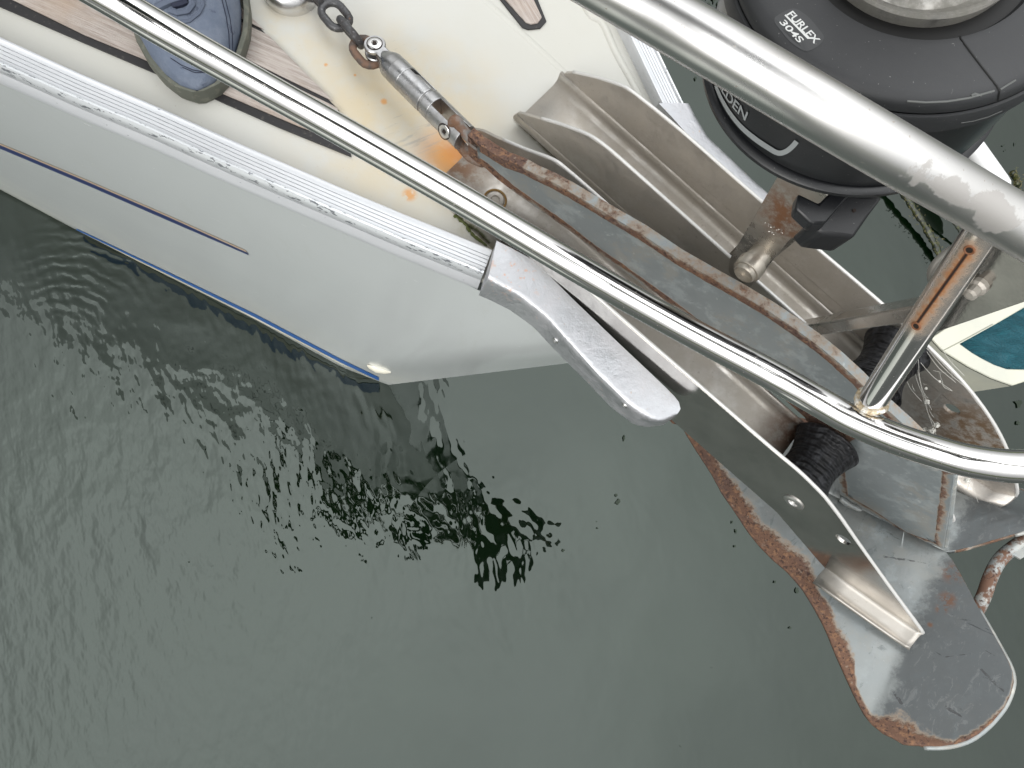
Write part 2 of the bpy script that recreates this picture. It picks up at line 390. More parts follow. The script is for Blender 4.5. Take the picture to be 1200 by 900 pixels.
# --- hull shell: the sheer, waterline and stem measured on the port side, mirrored to starboard
sheer = [(-2.6, -.42), (-1.5, -.185), (-.95, .010), (-.701, .098), (-.501, .168), (-.295, .241), (-.125, .300), (-.05, .322), (.03, .345), (.08, .385), (.125, .43), (.145, .455)]
starboard = [(-2.6, 1.50), (-1.5, 1.23), (-.95, 1.035), (-.701, .93), (-.501, .855), (-.295, .77), (-.159, .708), (-.095, .680), (-.04, .645), (.03, .60), (.10, .52), (.145, .455)]
wl_px = [(0, 222), (100, 275), (200, 325), (300, 375), (400, 430), (455, 451)]
wl = [(-3.2, -.42), (-2.2, -.14)] + [us(P(x, y, WATER))[:2] for x, y in wl_px]
def resamp(pts, n):
    pts = [Vector(p) for p in pts]; d = [0]
    for a, b in zip(pts, pts[1:]): d.append(d[-1] + (b - a).length)
    out_ = []
    for i in range(n):
        t = d[-1] * i / (n - 1); j = max(k for k in range(len(d)) if d[k] <= t + 1e-9); j = min(j, len(pts) - 2)
        f = (t - d[j]) / (d[j + 1] - d[j]); out_.append(pts[j].lerp(pts[j + 1], min(max(f, 0), 1)))
    return out_
NS, NV = 61, 26
sh = resamp([(u, s, 1.275) for u, s in sheer], NS)
wlr = resamp([(u, s, WATER) for u, s in wl], NS)
def hull_pt(i, v):                       # v = 0 sheer .. 1 waterline, slight concave flare
    a, b = sh[i], wlr[i]; p = a.lerp(b, v)
    t = i / (NS - 1)
    s_in = .022 * sin(pi * v) * (1 - t)
    return Vector((p.x, p.y + s_in, p.z))
rows = []
for k in range(NV + 1):
    rows.append([B(*hull_pt(i, k / NV)) for i in range(NS)])
under = []
for q in ((.25, .75, .55), (.55, 1.0, .30)):
    under.append([B(wlr[i].x - q[0] * .5, wlr[i].y + (.42 - wlr[i].y) * (1 - q[2]), WATER - q[0]) for i in range(NS)])
rows += under
pv, pf = grid(rows)
SC = .455
shs = resamp([(u, s, 1.275) for u, s in starboard], NS)
rs = []
for k in range(NV + 1):
    v = k / NV
    rs.append([B(*(shs[i].lerp(Vector((wlr[i].x, .766 - wlr[i].y, WATER)), v) - Vector((0, .022 * sin(pi * v) * (1 - i / (NS - 1)), 0)))) for i in range(NS)])
for q in ((.25, .75, .55), (.55, 1.0, .30)):
    rs.append([B(wlr[i].x - q[0] * .5, .766 - wlr[i].y - (.42 - wlr[i].y) * (1 - q[2]), WATER - q[0]) for i in range(NS)])
sv, sf = grid(rs)
obj('hull', join((pv, pf), (sv, sf)), HULLM, boat, smooth=True, angle=50)
port_bvh = BVHTree.FromPolygons([tuple(v) for v in pv], pf)
def hit(bvh, px, py, lift=.0):
    d = ray(px, py).normalized(); r = bvh.ray_cast(CAM, d)
    if r[0] is None: return None
    n_ = r[1] if r[1].dot(d) < 0 else -r[1]
    return r[0] + n_ * lift, n_
def strip_on(bvh, pa, pb, lift, ext=None, sub=12):
    ra, rb = [], []
    for pts, lst in ((pa, ra), (pb, rb)):
        for (x0, y0), (x1, y1) in zip(pts, pts[1:]):
            for k in range(sub):
                t = k / sub; h_ = hit(bvh, x0 + (x1 - x0) * t, y0 + (y1 - y0) * t, lift)
                if h_: lst.append(h_[0])
    n_ = min(len(ra), len(rb)); return grid([ra[:n_], rb[:n_]])
def thin(vf, lift=.0006):                 # a strip gets a real thickness
    return vf
bl = Mat('navy_tape', (.008, .024, .13), .4).done(); gd = Mat('gold_tape', (.62, .47, .33), .4).done()
pin = [(-60, 143), (0, 169.5), (100, 211.5), (200, 255), (297, 297.5)]
obj('pinstripe', strip_on(port_bvh, [(x, y - .3) for x, y in pin[:-1]] + [(298, 299)], [(x, y + 4.0) for x, y in pin[:-1]] + [(300, 302)], .0012), bl, boat, label='navy blue pinstripe along the topside')
obj('pinstripe', strip_on(port_bvh, [(x, y - 1.9) for x, y in pin[:-1]] + [(296, 296.5)], [(x, y - .3) for x, y in pin[:-1]] + [(298, 299)], .0012), gd, boat, label='thin gold line above the navy pinstripe')
boot = [(90, 268.5), (200, 322), (300, 371.5), (400, 424), (448, 447)]
bmat = Mat('boot_stripe_blue', (.02, .12, .42), .35).done(); wmat = Mat('boot_stripe_cream', (.66, .63, .52), .4).done(); fmat = Mat('antifouling', (.10, .08, .075), .7).done()
obj('boot_stripe', strip_on(port_bvh, [(x, y - 3.4 * min(1, x / 300)) for x, y in boot], [(x, y + .6) for x, y in boot], .0015), bmat, boat, label='blue boot stripe just above the waterline')
obj('boot_stripe', strip_on(port_bvh, [(x, y + .6) for x, y in boot], [(x, y + 2.4) for x, y in boot], .0012), wmat, boat, label='cream line under the blue boot stripe')
# small through-hull fitting near the stem
hp = hit(port_bvh, 444, 432, 0); e1, e2, e3 = basis(hp[1], A)
fit = []
for k, (t, wv_, hh) in enumerate(((-.035, .006, .002), (-.028, .016, .008), (-.005, .020, .014), (.020, .012, .010), (.036, .003, .002))):
    fit.append([hp[0] + e1 * t + e2 * wv_ * cos(a) * 1.0 + hp[1] * hh * max(sin(a), 0) for a in [pi * j / 8 for j in range(9)]])
obj('skin_fitting', grid(fit), Mat('ivory_plastic', (.72, .69, .58), .35).done(), boat, smooth=True, angle=60)

# --- deck
dk_out = [(u, s + .006) for u, s in sheer]
zof = lambda s: DECK
stb = [(u, s - .006) for u, s in starboard][::-1]
poly = [B(u, s, DECK - .012) for u, s in dk_out] + [B(u, s, DECK - .012) for u, s in stb[1:]]
obj('deck', prism(poly, Z * .012), DECKM, boat)
# anchor locker surround, a slightly proud panel whose edge cuts across the teak
lk = [(262, -16), (395, 129), (402, 137), (460, 196), (540, 250), (640, 250), (705, 30), (560, -330), (200, -330)]
TK = DECK + .002
# teak field: black bed first, then each plank
tk_edge_o = [(-160, -66), (-60, -25), (0, 5), (60, 28.5), (180, 82.5), (258, 117), (300, 137), (353, 160), (412, 183)]
edge_r = lambda y: 273 + (y / 130.0) * 124.5 if y > 0 else 273 + y * .94
bed = [P(x, y, TK) for x, y in [(-160, -66), (0, 8), (100, 51), (177, 84), (257, 118.5), (328, 150), (412, 184)]] + [P(x, y, TK) for x, y in [(397.5, 130), (273, 0), (150, -130), (-160, -300)]]
obj('caulking', prism([p - Z * .001 for p in bed], Z * .002), CAULK, boat)
e1 = (P(400, 178, TK) - P(0, 2, TK)).normalized(); e2 = Z.cross(e1)
pl_h = Z * .0022
planks = [([(-160, -88), (0, -7), (100, 42), (164, 68), (273, 115.5), (350, 148.5), (404, 168)], [(402, 140), (394.5, 127), (391, 125), (329, 94.5), (-160, -146)]),
          ([(-160, -151), (329, 89.5), (390, 119)], [(314.5, 42), (281, 26), (-160, -190)]),
          ([(-160, -196), (281, 21.5), (310, 36)], [(273, 0), (230, -50), (-160, -245)])]
for k, (lo, hi) in enumerate(planks):
    poly = [P(x, y, TK + .001) for x, y in lo] + [P(x, y, TK + .001) for x, y in hi]
    obj('plank', prism(poly, pl_h), teak('weathered_teak_%d' % k, e1, e2, ((.33, .28, .245), (.30, .26, .23), (.34, .28, .24))[k]), boat, bevel=.0008)
# narrow teak insert at the top
ins = [(585, -1), (612, 33), (619, 35.5), (633, 34), (640, 26), (628, -4), (610, -60), (540, -60)]
obj('caulking', prism([P(x, y, DECK + .0005) for x, y in ins], Z * .002), CAULK, boat)
tin = [(590, -1), (616, 28), (622, 30), (630, 28.5), (634.5, 22), (622, -5), (603, -58), (546, -58)]
v1 = (P(630, 26, DECK) - P(590, -40, DECK)).normalized()
obj('plank', prism([P(x, y, DECK + .001) for x, y in tin], Z * .0032), teak('weathered_teak_insert', v1, Z.cross(v1), (.33, .27, .235)), boat, bevel=.0008)
# moulded edge of the locker panel and the raised bulwark line
def ridge(px, r, z, name, sq=.35):
    pts = smooth_path([P(x, y, z) for x, y in px], 6); V, Fc = [], []
    return tube([p - Z * r * (1 - sq) for p in pts], r, 10)
obj('deck_moulding', ridge([(640, -70), (668, -30), (690, 15), (706, 27), (722, 62), (744, 102), (762, 140)], .007, DECK, 'r', .45), DECKM, boat, smooth=True, angle=180)
obj('deck_moulding', ridge([(545, -20), (600, 28), (650, 74), (690, 112), (740, 160)], .012, DECK, 'r', .12), DECKM, boat, smooth=True, angle=180)
# silver chain stopper base at the very top
obj('deck_fitting', lathe(P(341, -8, DECK), Z, [(.034, 0), (.034, .012), (.030, .020), (.018, .028), (0, .03)], 40), m_tube('fitting_steel', .25), boat, smooth=True)

# --- toe rail extrusion, port: grooved top, rounded outer edge, lower lip
def rail(inner, outer, side, parent):
    ni = 40
    a = resamp([P(x, y, DECK + .018) for x, y in inner], ni); b = resamp([P(x, y, DECK + .018) for x, y in outer], ni)
    prof = [(0, -.020, 0), (0, -.003, 0), (.02, .0005, 0), (.06, .0022, 0), (.12, .0026, 0), (.17, .002, 0)]
    g = []
    for c in (.30, .43, .56, .69):
        g += [(c - .012, .002, 0), (c - .006, .0004, 0), (c + .006, .0004, 0), (c + .012, .002, 0)]
    prof += g + [(.80, .0025, 0), (.86, .0055, 1), (.93, .0055, 1), (.98, .002, 1), (1.0, -.005, 1), (1.0, -.012, 0), (.96, -.018, 0), (1.10, -.026, 0), (1.12, -.034, 0), (.9, -.040, 0)]
    V, at = [], []; rows_ = []
    for t, hgt, sc_ in prof:
        rows_.append([a[i].lerp(b[i], t) + Z * hgt for i in range(ni)]); at += [float(sc_)] * ni
    vf = grid(rows_)
    o = obj('toe_rail', vf, ALUM, parent, smooth=True, attrs={'scar': at}, angle=28)
    for c in (.30, .43, .56, .69):
        obj('groove', grid([[a[i].lerp(b[i], c + dd) + Z * .0007 for i in range(ni)] for dd in (-.008, .008)]), GROOVE, o)
    return a, b
rail([(-260, -77), (-100, -4), (0, 42.5), (93, 85), (200, 131), (293, 173), (400, 219.5), (480, 253), (577, 292)], [(-260, -37), (-100, 35), (0, 80), (83, 117), (167, 152), (250, 190), (333, 226), (467, 284), (565, 324)], 1, boat)
rail([(640, -150), (737, 43), (773, 119), (779, 131)], [(678, -140), (771, 62), (799, 120), (805, 132)], -1, boat)
lip = Mat('white_sealant', (.60, .59, .54), .5).done()
obj('rubbing_strip', tube([P(x, y, DECK - .012) for x, y in [(-260, -28), (-100, 44), (0, 89.5), (167, 162), (333, 236), (467, 293), (560, 333)]], .0035, 8), lip, boat, smooth=True)

gapd = Mat('joint_shadow_tone', (.09, .09, .088), .7).done()  # dark tubes paint the shade in the rail recess and joint
obj('rail_seam_shade', tube([P(x, y, DECK - .006) for x, y in [(-260, -31), (-100, 41), (0, 86.2), (167, 158.6), (333, 232.5), (467, 289.5), (560, 329.5)]], .0016, 8), gapd, boat, smooth=True)
obj('rail_seam_shade', tube([P(x, y, DECK - .015) for x, y in [(-260, -24), (-100, 47.5), (0, 93.2), (167, 165.6), (333, 239.5), (467, 296.5), (560, 336.5)]], .0009, 8), gapd, boat, smooth=True)

# --- cast bow pieces
def casting(inn, top, bot, ztop, zbot, name, mirror=False):
    n_ = 36
    a = resamp([P(x, y, ztop) for x, y in inn], n_); b = resamp([P(x, y, ztop - .003) for x, y in top], n_); c = resamp([P(x, y, zbot) for x, y in bot], n_)
    rows_ = [[p - Z * .03 for p in a], a]
    for t in (.4, .8, .93): rows_.append([a[i].lerp(b[i], t) + Z * (.001 * (1 - t)) for i in range(n_)])
    for k in range(1, 5):
        an = pi / 2 * k / 5
        rows_.append([b[i] + (c[i] - b[i]).normalized() * .007 * (1 - cos(an)) + (b[i] - a[i]).normalized() * .0035 * sin(an) - Z * 0 for i in range(n_)])
    for t in (.3, .65, 1.): rows_.append([(b[i] + (b[i] - a[i]).normalized() * .003).lerp(c[i], t) for i in range(n_)])
    rows_.append([c[i].lerp(a[i], .6) - Z * .01 for i in range(n_)])
    vf = grid(rows_); m_ = len(rows_)
    caps = [tuple(k * n_ for k in range(m_)), tuple(k * n_ + n_ - 1 for k in range(m_))[::-1]]
    return vf[0], vf[1] + caps
inn = [(582, 282), (600, 291), (622, 303), (645, 324), (672, 351), (725, 402), (777, 451), (790, 464), (797, 473), (797.5, 479)]
top = [(573, 322), (590, 332), (610, 343), (640, 367), (667, 397), (700, 434), (740, 473), (763, 488), (776, 491.5), (794, 485)]
bot = [(561, 346), (575, 352), (597, 363), (625, 383), (650, 410), (687, 447), (717, 478), (742, 497), (758, 501), (777, 498)]
cst = obj('bow_casting', casting(inn, top, bot, 1.355, 1.315, 'c'), CAST, boat, smooth=True, angle=50)
cb = BVHTree.FromPolygons([tuple(v.co + origin_of(boat)) for v in cst.data.vertices], [tuple(p.vertices) for p in cst.data.polygons])
for x, y in ((651, 399), (732, 475)):
    h_ = hit(cb, x, y, 0)
    if h_: obj('screw', bolt_vf(h_[0] - h_[1] * .0005, h_[1], .0042, .0018), m_tube('screw_steel_%d' % x, .3), cst, smooth=True)
sinn = [(772, 121), (790, 140), (815, 168), (880, 225), (910, 252)]
stop_ = [(804, 121), (813, 138), (826, 160), (880, 212), (912, 240)]
sbot = [(806, 122), (815, 140), (828, 161), (883, 212), (915, 240)]
obj('bow_casting', casting(sinn, stop_, sbot, 1.345, 1.30, 'c'), CAST, boat, smooth=True, angle=50)
print('boat done')
# ================================================================ BOW ROLLER (part of the boat)
grime = [(B(.47, .577, 1.34), .03, .14, (.12, .075, .04)), (B(-.24, .39, 1.32), .0, .055, (.20, .10, .05)), (B(.29, .42, 1.32), .01, .06, (.14, .08, .05))]
STEEL = m_plate('grimy_stainless', .85, .28, grime, .24)
CLEAN = m_plate('mirror_stainless', .06, .07, base=(.54, .52, .49))
BRIGHT = Mat('pale_edge_glint', (.62, .61, .59), .45, .35).done()
def edge_line(s0, pts, parent, r=.0023):
    obj('edge_glint', tube(smooth_path([B(u, s0, z - .0008) for u, z in pts], 4), r, 8), BRIGHT, parent, smooth=True, angle=180)  # added pale tube imitates the sky's glint along a plate's top edge
EDGE = m_tube('cut_steel_edge', .30)
SPATCH = m_plate('stained_stainless', .9, .25)
def uz_map(s0, side=1): return lambda a, b, t: B(a, s0 + t * side, b)
# port cheek
pc_top = [(-.235, 1.318), (-.228, 1.333), (-.172, 1.366), (-.115, 1.386), (-.05, 1.392), (.05, 1.396), (.14, 1.400), (.24, 1.403), (.281, 1.406)]
pc_fr = [(.300, 1.405), (.325, 1.401), (.359, 1.388), (.40, 1.369), (.47, 1.338), (.556, 1.302), (.562, 1.295)]
pc_bot = [(.545, 1.285), (.449, 1.243), (.43, 1.248), (.34, 1.277), (.255, 1.274), (.15, 1.272), (-.235, 1.290)]
cheek = obj('cheek_plate', plate(pc_top + pc_fr + pc_bot, uz_map(.344), .0045, holes=[circ(.326, 1.338, .0085), circ(.393, 1.352, .0095)]), CLEAN, boat, bevel=.0006, bseg=1, label='outer port cheek of the bow roller with two holes')
edge_line(.3463, pc_top[3:] + pc_fr, cheek)
obj('bolt', bolt_vf(B(.326, .3445, 1.338), -N, .0125, .0028), m_tube('bolt_steel', .3), cheek, smooth=True)
# out-turned lip along the lower front edge
lipr = []
for ds, dz in ((.002, .0), (-.001, -.0032), (-.004, -.0046), (-.012, -.0062), (-.0215, -.0080), (-.0225, -.0070)):
    lipr.append([B(u, .344 + ds, z + dz) for u, z in [(.447, 1.246), (.48, 1.259), (.52, 1.275), (.547, 1.287), (.560, 1.294), (.5645, 1.298)]])
lv = grid(lipr); lv2 = ([v + Z * .0045 for v in lv[0]], lv[1])
o_ = obj('cheek_lip', lv, m_plate('lip_steel', .45, .3, base=(.50, .48, .45)), boat, smooth=True, angle=180); sm = o_.modifiers.new('thick', 'SOLIDIFY'); sm.thickness = .0045; sm.offset = 0
def wall(s0, top, fr, edge=[], z0=1.304, holes=(), name='channel_wall', m=None, label=None):
    ol = top + fr
    o = obj(name, plate(ol, uz_map(s0 - .003), .0045, holes), m or STEEL, boat, bevel=.0007, bseg=1, label=label)
    edge_line(s0 - .0007, top[2:] + edge, o)
    return o
# port channel: floor and inner wall
def floor(s0, s1, u0, u1, z, name, tail=()):
    r_ = .011; rows_ = []
    prof = [(s0 + .0, z + r_ * 2), (s0 + .0, z + r_)]
    for k in range(1, 6): a = pi / 2 * k / 6; prof.append((s0 + r_ * (1 - cos(a)), z + r_ * (1 - sin(a))))
    prof += [(s0 + r_, z), (s1 - r_, z)]
    for k in range(1, 6): a = pi / 2 * k / 6; prof.append((s1 - r_ + r_ * sin(a), z + r_ * (1 - cos(a))))
    prof += [(s1, z + r_), (s1, z + r_ * 2)]
    for s_, z_ in prof: rows_.append([B(u0 + (u1 - u0) * k / 8, s_, z_) for k in range(9)])
    o = obj(name, grid(rows_), STEEL, boat, smooth=True, angle=180)
    m_ = o.modifiers.new('thick', 'SOLIDIFY'); m_.thickness = .004; m_.offset = 0
    return o
floor(.3505, .432, -.246, .292, 1.308, 'channel_floor')
floor(.4885, .574, -.232, .300, 1.308, 'channel_floor')
wall(.436, [(-.262, 1.322), (-.245, 1.338), (-.215, 1.354), (-.183, 1.373), (-.147, 1.397), (-.125, 1.401), (-.078, 1.402), (.06, 1.402), (.10, 1.400)], [(.125, 1.385), (.13, 1.318), (-.262, 1.316)], name='channel_wall')
wall(.490, [(-.236, 1.322), (-.231, 1.334), (-.200, 1.357), (-.172, 1.377), (-.139, 1.397), (-.114, 1.403), (-.076, 1.404), (.077, 1.403), (.25, 1.403), (.33, 1.398)], [(.40, 1.365), (.47, 1.325), (.515, 1.302), (.523, 1.292), (.43, 1.255), (.40, 1.262), (.33, 1.285), (.26, 1.316), (-.236, 1.316)], edge=[(.40, 1.365), (.47, 1.325), (.515, 1.302), (.523, 1.292)], name='cheek_plate')
wall(.577, [(-.230, 1.322), (-.226, 1.334), (-.217, 1.344), (-.186, 1.367), (-.153, 1.387), (-.133, 1.392), (-.061, 1.397), (.061, 1.398), (.24, 1.404), (.317, 1.402), (.38, 1.396)], [(.44, 1.380), (.493, 1.356), (.54, 1.325), (.573, 1.296), (.560, 1.272), (.455, 1.240), (.42, 1.252), (.34, 1.277), (.25, 1.300), (-.230, 1.316)], edge=[(.44, 1.380), (.493, 1.356), (.54, 1.325), (.573, 1.296), (.560, 1.272)], holes=[circ(.415, 1.345, .0095)], name='cheek_plate')
for s0, pts in ((.490, [(.43, 1.256), (.46, 1.266), (.49, 1.278), (.515, 1.288), (.523, 1.294)]), (.577, [(.455, 1.242), (.49, 1.250), (.53, 1.262), (.560, 1.273), (.573, 1.296)])):
    lr = []
    for k in range(7):
        an = radians(88) * k / 6; lr.append([B(u, s0 + .001 - .022 * (1 - cos(an)) * -0 - .022 * sin(an), z - .018 * (1 - cos(an))) for u, z in pts])
    o_ = obj('cheek_lip', grid(lr), STEEL, boat, smooth=True, angle=180); sm = o_.modifiers.new('thick', 'SOLIDIFY'); sm.thickness = .0045; sm.offset = 0
# sloped end of the empty channel and its raised tail
# black rollers
rb = Mat('black_rubber', (.010, .010, .011), .42, 0, .3); rbv = rb.frame(N, A, Z)
rb.layer(rb.rng(rb.noise(60, 5, .75, rbv, (.5, 2.4, 2.4)), .45, .7), (.040, .041, .046), .6)
rw_ = rb.n('ShaderNodeTexWave'); rw_.inputs['Scale'].default_value = 38; rw_.inputs['Distortion'].default_value = 6; rw_.inputs['Detail'].default_value = 3; rb.l(rbv, rw_.inputs['Vector'])
rb.bump(rw_.outputs['Fac'], .0035); rb.bump(rb.noise(40, 5, .75, rbv, (3.5, .6, .6)), .003); RUB = rb.done()
def roller(s0, s1, c):
    w_ = s1 - s0; prof = [(0, 0), (.026, 0), (.036, .002), (.040, .006)]
    for k in range(1, 12):
        t = k / 12; prof.append((.040 - .010 * sin(pi * t), .006 + (w_ - .012) * t))
    prof += [(.040, w_ - .006), (.036, w_ - .002), (.026, w_), (0, w_)]
    o = obj('rubber_roller', lathe(B(c[0], s0, c[1]), N, prof, 40), RUB, boat, smooth=True, angle=60)
    obj('axle_pin', cyl(B(c[0], s0 - .004, c[1]), N, .007, w_ + .008), EDGE, o, smooth=True)
roller(.349, .433, (.318, 1.338)); roller(.493, .572, (.305, 1.372))
# base flanges lying on deck
obj('base_flange', plate(roundpoly([(-.247, .352), (-.247, .405), (-.262, .432), (.05, .432), (.05, .342), (-.06, .342)], .004), lambda a, b, t: B(a, b, 1.3012 + t), .004), SPATCH, boat, bevel=.0006)
for x, y in ((580, 235), (566, 262)):
    p = P(x, y, 1.3095); u_, s_, z_ = us(p)
    if y < 250:
        bo = obj('bolt', bolt_vf(B(u_, s_, 1.309), Z, .012, .0035), m_plate('bolt_head', .7, .3), boat, smooth=True)
        tr = [B(u_, s_, 1.3105) + (A * cos(a) + N * sin(a)) * .0138 for a in [2 * pi * k / 28 for k in range(28)]]
        obj('sealant_ring', tube(tr, .0014, 6, closed=True), Mat('rusty_sealant', (.22, .13, .04), .8).done(), boat, smooth=True)
moss = Mat('green_slime', (.06, .075, .012), .7).done()
mp_ = smooth_path([P(532, 252, 1.302), P(545, 263, 1.302), P(553, 274, 1.302), P(571, 288, 1.302)], 10)
obj('slime_line', tube([p + Vector((random.uniform(-1, 1), random.uniform(-1, 1), 0)) * .0007 for p in mp_], [.0010 + random.random() * .0014 for _ in mp_], 6), moss, boat)
# rusty tang plates, clevis pin
tg = m_plate('rust_stained_tang', .45, .14, base=(.36, .335, .30), extra=[(B(.085, .470, 1.535), .006, .042, (.10, .045, .02)), (B(.07, .470, 1.55), .0, .05, (.16, .07, .03))])
tang = obj('tang', plate(roundpoly([(.040, 1.60), (.105, 1.60), (.098, 1.52), (.112, 1.44), (.116, 1.405), (.088, 1.404), (.076, 1.425), (.052, 1.54)], .008), uz_map(.470), .006), tg, boat, bevel=.0008, label='rust-stained steel tang under the furling drum')
obj('tang', plate(roundpoly([(.040, 1.60), (.105, 1.60), (.112, 1.42), (.10, 1.30), (.08, 1.30), (.072, 1.44)], .006), uz_map(.500), .006), tg, boat, bevel=.0008)
pinm = m_plate('pin_steel', .5, .16, base=(.46, .42, .36))
pin0 = PP(892, 297, N * .470, N)
obj('clevis_pin', lathe(pin0 + N * .002, -N, [(0, 0), (.0125, 0), (.0125, .016), (.0122, .017), (.0152, .0175), (.0152, .029), (.0142, .0305), (.0125, .0305), (.0118, .034), (.0104, .0352), (.0094, .0300), (0, .0295)], 36), pinm, boat, smooth=True, angle=40)
# stamped marks on the tang
stm = Mat('stamped_mark', (.55, .52, .48), .4, .6).done()
def glyphs(px0, px1, hgt, n_, name, parent, seed):
    rnd = random.Random(seed); V, Fc = [], []
    for k in range(n_):
        t = (k + .5) / n_; cx, cy = px0[0] + (px1[0] - px0[0]) * t, px0[1] + (px1[1] - px0[1]) * t
        for q in range(3):
            ax, ay = cx + rnd.uniform(-1.2, 1.2), cy + rnd.uniform(-hgt, hgt) * .5
            pts = [PP(ax, ay, N * .4695, N), PP(ax + rnd.uniform(.6, 1.4), ay + rnd.uniform(-.5, .8), N * .4695, N)]
            vf = tube(pts, .0003, 4); k0 = len(V); V += vf[0]; Fc += [tuple(i + k0 for i in f) for f in vf[1]]
    obj(name, (V, Fc), stm, parent)
glyphs((895, 261), (917, 272), 3, 7, 'stamp', tang, 3); glyphs((899, 270), (908, 274), 2, 4, 'stamp', tang, 5)

# ================================================================ PULPIT (part of the boat)
TUBE = m_tube('polished_tube', .10)
p0_, p1_ = Pd(1018, 476, .603), Pd(1170, 242, .44)
def on_post(px, py, lift=.0):
    d = ray(px, py).normalized(); ax = (p1_ - p0_).normalized(); w0 = CAM - p0_
    a_ = d - d.dot(ax) * ax; b_ = w0 - w0.dot(ax) * ax; A_, B_, C_ = a_.dot(a_), 2 * a_.dot(b_), b_.dot(b_) - .0110 ** 2
    disc = max(B_ * B_ - 4 * A_ * C_, 0); t = (-B_ - math.sqrt(disc)) / (2 * A_); p = CAM + d * t
    q = p - p0_; nn = (q - q.dot(ax) * ax).normalized(); return p + nn * lift, nn
TUBEP = m_tube('post_tube', .08, [(on_post(1073, 381)[0], on_post(1136, 293)[0], .0088)])
lr_c = [(-330, -262, .50), (-110, -137, .52), (92, -22.5, .555), (200, 40.5, .575), (300, 97, .60), (400, 153, .62), (550, 239, .635), (700, 327.5, .64), (800, 384, .64), (900, 437, .63), (960, 471, .615), (1000, 493, .605), (1050, 514, .59), (1100, 530.5, .575), (1142, 541, .565), (1200, 546.5, .555), (1290, 540, .545), (1420, 500, .54), (1560, 430, .54)]
obj('lower_rail', tube(smooth_path([Pd(*p) for p in lr_c], 7), .0127, 32), TUBE, boat, smooth=True, angle=180, label='lower steel rail of the pulpit running over the deck to the anchor')
ta, tb = Pd(1072, 182, .284), Pd(1180, 250, .287)
TOPM = m_tube('top_rail_tube', .27, (), (Pd(1105, 206, .306), Pd(1186, 262, .324), .0105))
tr_c = [(-200, -560, .30), (250, -290, .285), (667, -43.5, .328), (850, 62.5, .321), (1020, 163.5, .320), (1200, 268, .345), (1380, 374, .36), (1560, 500, .33), (1700, 680, .37)]
obj('top_rail', tube(smooth_path([Pd(*p) for p in tr_c], 8), .0127, 40), TOPM, boat, smooth=True, angle=180, label='upper steel rail of the pulpit, nearest the viewer')
post = obj('post', tube([p0_, p0_.lerp(p1_, .33), p0_.lerp(p1_, .66), p1_], .0110, 32), TUBEP, boat, smooth=True, angle=60, label='short pulpit post with a rusty slot weld')
weldm = Mat('weld_bead', (.52, .42, .28), .45, .5); weldm.layer(weldm.rng(weldm.noise(200, 4), .45, .6), (.75, .72, .66)); weldm.bump(weldm.noise(260, 3), .002); WELD = weldm.done()
e1, e2, e3 = basis(p1_ - p0_)
ring = []
for k in range(28):
    a = 2 * pi * k / 28; q = p0_.lerp(p1_, .045) + (e1 * cos(a) + e2 * sin(a)) * .0114
    ring.append(q + (p0_ - p1_).normalized() * .0035 * abs(sin(a * 1.0)))
obj('weld', tube(ring, [.0021 + .0009 * random.random() for _ in ring], 7, closed=True), WELD, post, smooth=True)
dk_ = Mat('dark_hole', (.02, .012, .008), .8).done(); rr_ = Mat('rust_ring', (.22, .09, .04), .7).done()
for x, y in ((1136, 293), (1073.5, 382)):
    q, nn = on_post(x, y)
    obj('drain_hole', cyl(q - nn * .001, nn, .0022, .0012, 16), dk_, post)
    b1, b2, _ = basis(nn); obj('rust_ring', tube([q + (b1 * cos(a) + b2 * sin(a)) * .0027 for a in [2 * pi * k / 18 for k in range(18)]], .0008, 6, closed=True), rr_, post, smooth=True)
obj('seam', tube([on_post(1135 - 62 * k / 12, 295 + 86 * k / 12, .0)[0] for k in range(13)], .00045, 6), dk_, post)
# flat brace and gusset plate at the stem head
br = m_plate('brace_steel', .30, .10)
b0, b1 = PP(936, 386, N * .50, N), Pd(1088, 360, .60)
ax = (b1 - b0).normalized(); sidev = (ray(1010, 375).normalized().cross(ax)).normalized(); upv = ax.cross(sidev)
obj('brace', tube([b0 - ax * .02, b0, b0.lerp(b1, .5), b1, b1 + ax * .03], .011, 4), br, boat, bevel=.002, label='flat steel brace between bow roller and post')
gp = [(1093, 392), (1070, 372), (1098, 330), (1124, 292), (1165, 268), (1260, 318), (1262, 272 + 10), (1196, 325)]
gc, gn = Pd(1145, 330, .50), (ray(1145, 330).normalized() * -1)
gn = (-N - A * .15 + Z * .06).normalized()
g3 = [PP(x, y, gc, gn) for x, y in [(1096, 390), (1068, 380), (1100, 322), (1128, 286), (1152, 272), (1270, 330), (1262, 300), (1270, 290)][:6]]
GUS = m_plate('gusset_steel', .12, .05, base=(.34, .33, .31))
gus = obj('gusset_plate', prism(g3, gn * -.004), GUS, boat, bevel=.0006, label='mirror-like triangular steel gusset beside the post')
gb = PP(1148, 334, gc, gn)
obj('bolt', lathe(gb, gn, [(0, 0), (.0065, 0), (.0065, .004), (.0045, .0055), (.0045, .012), (.0025, .013), (0, .013)], 12), m_plate('nut_steel', .8, .3), gus)
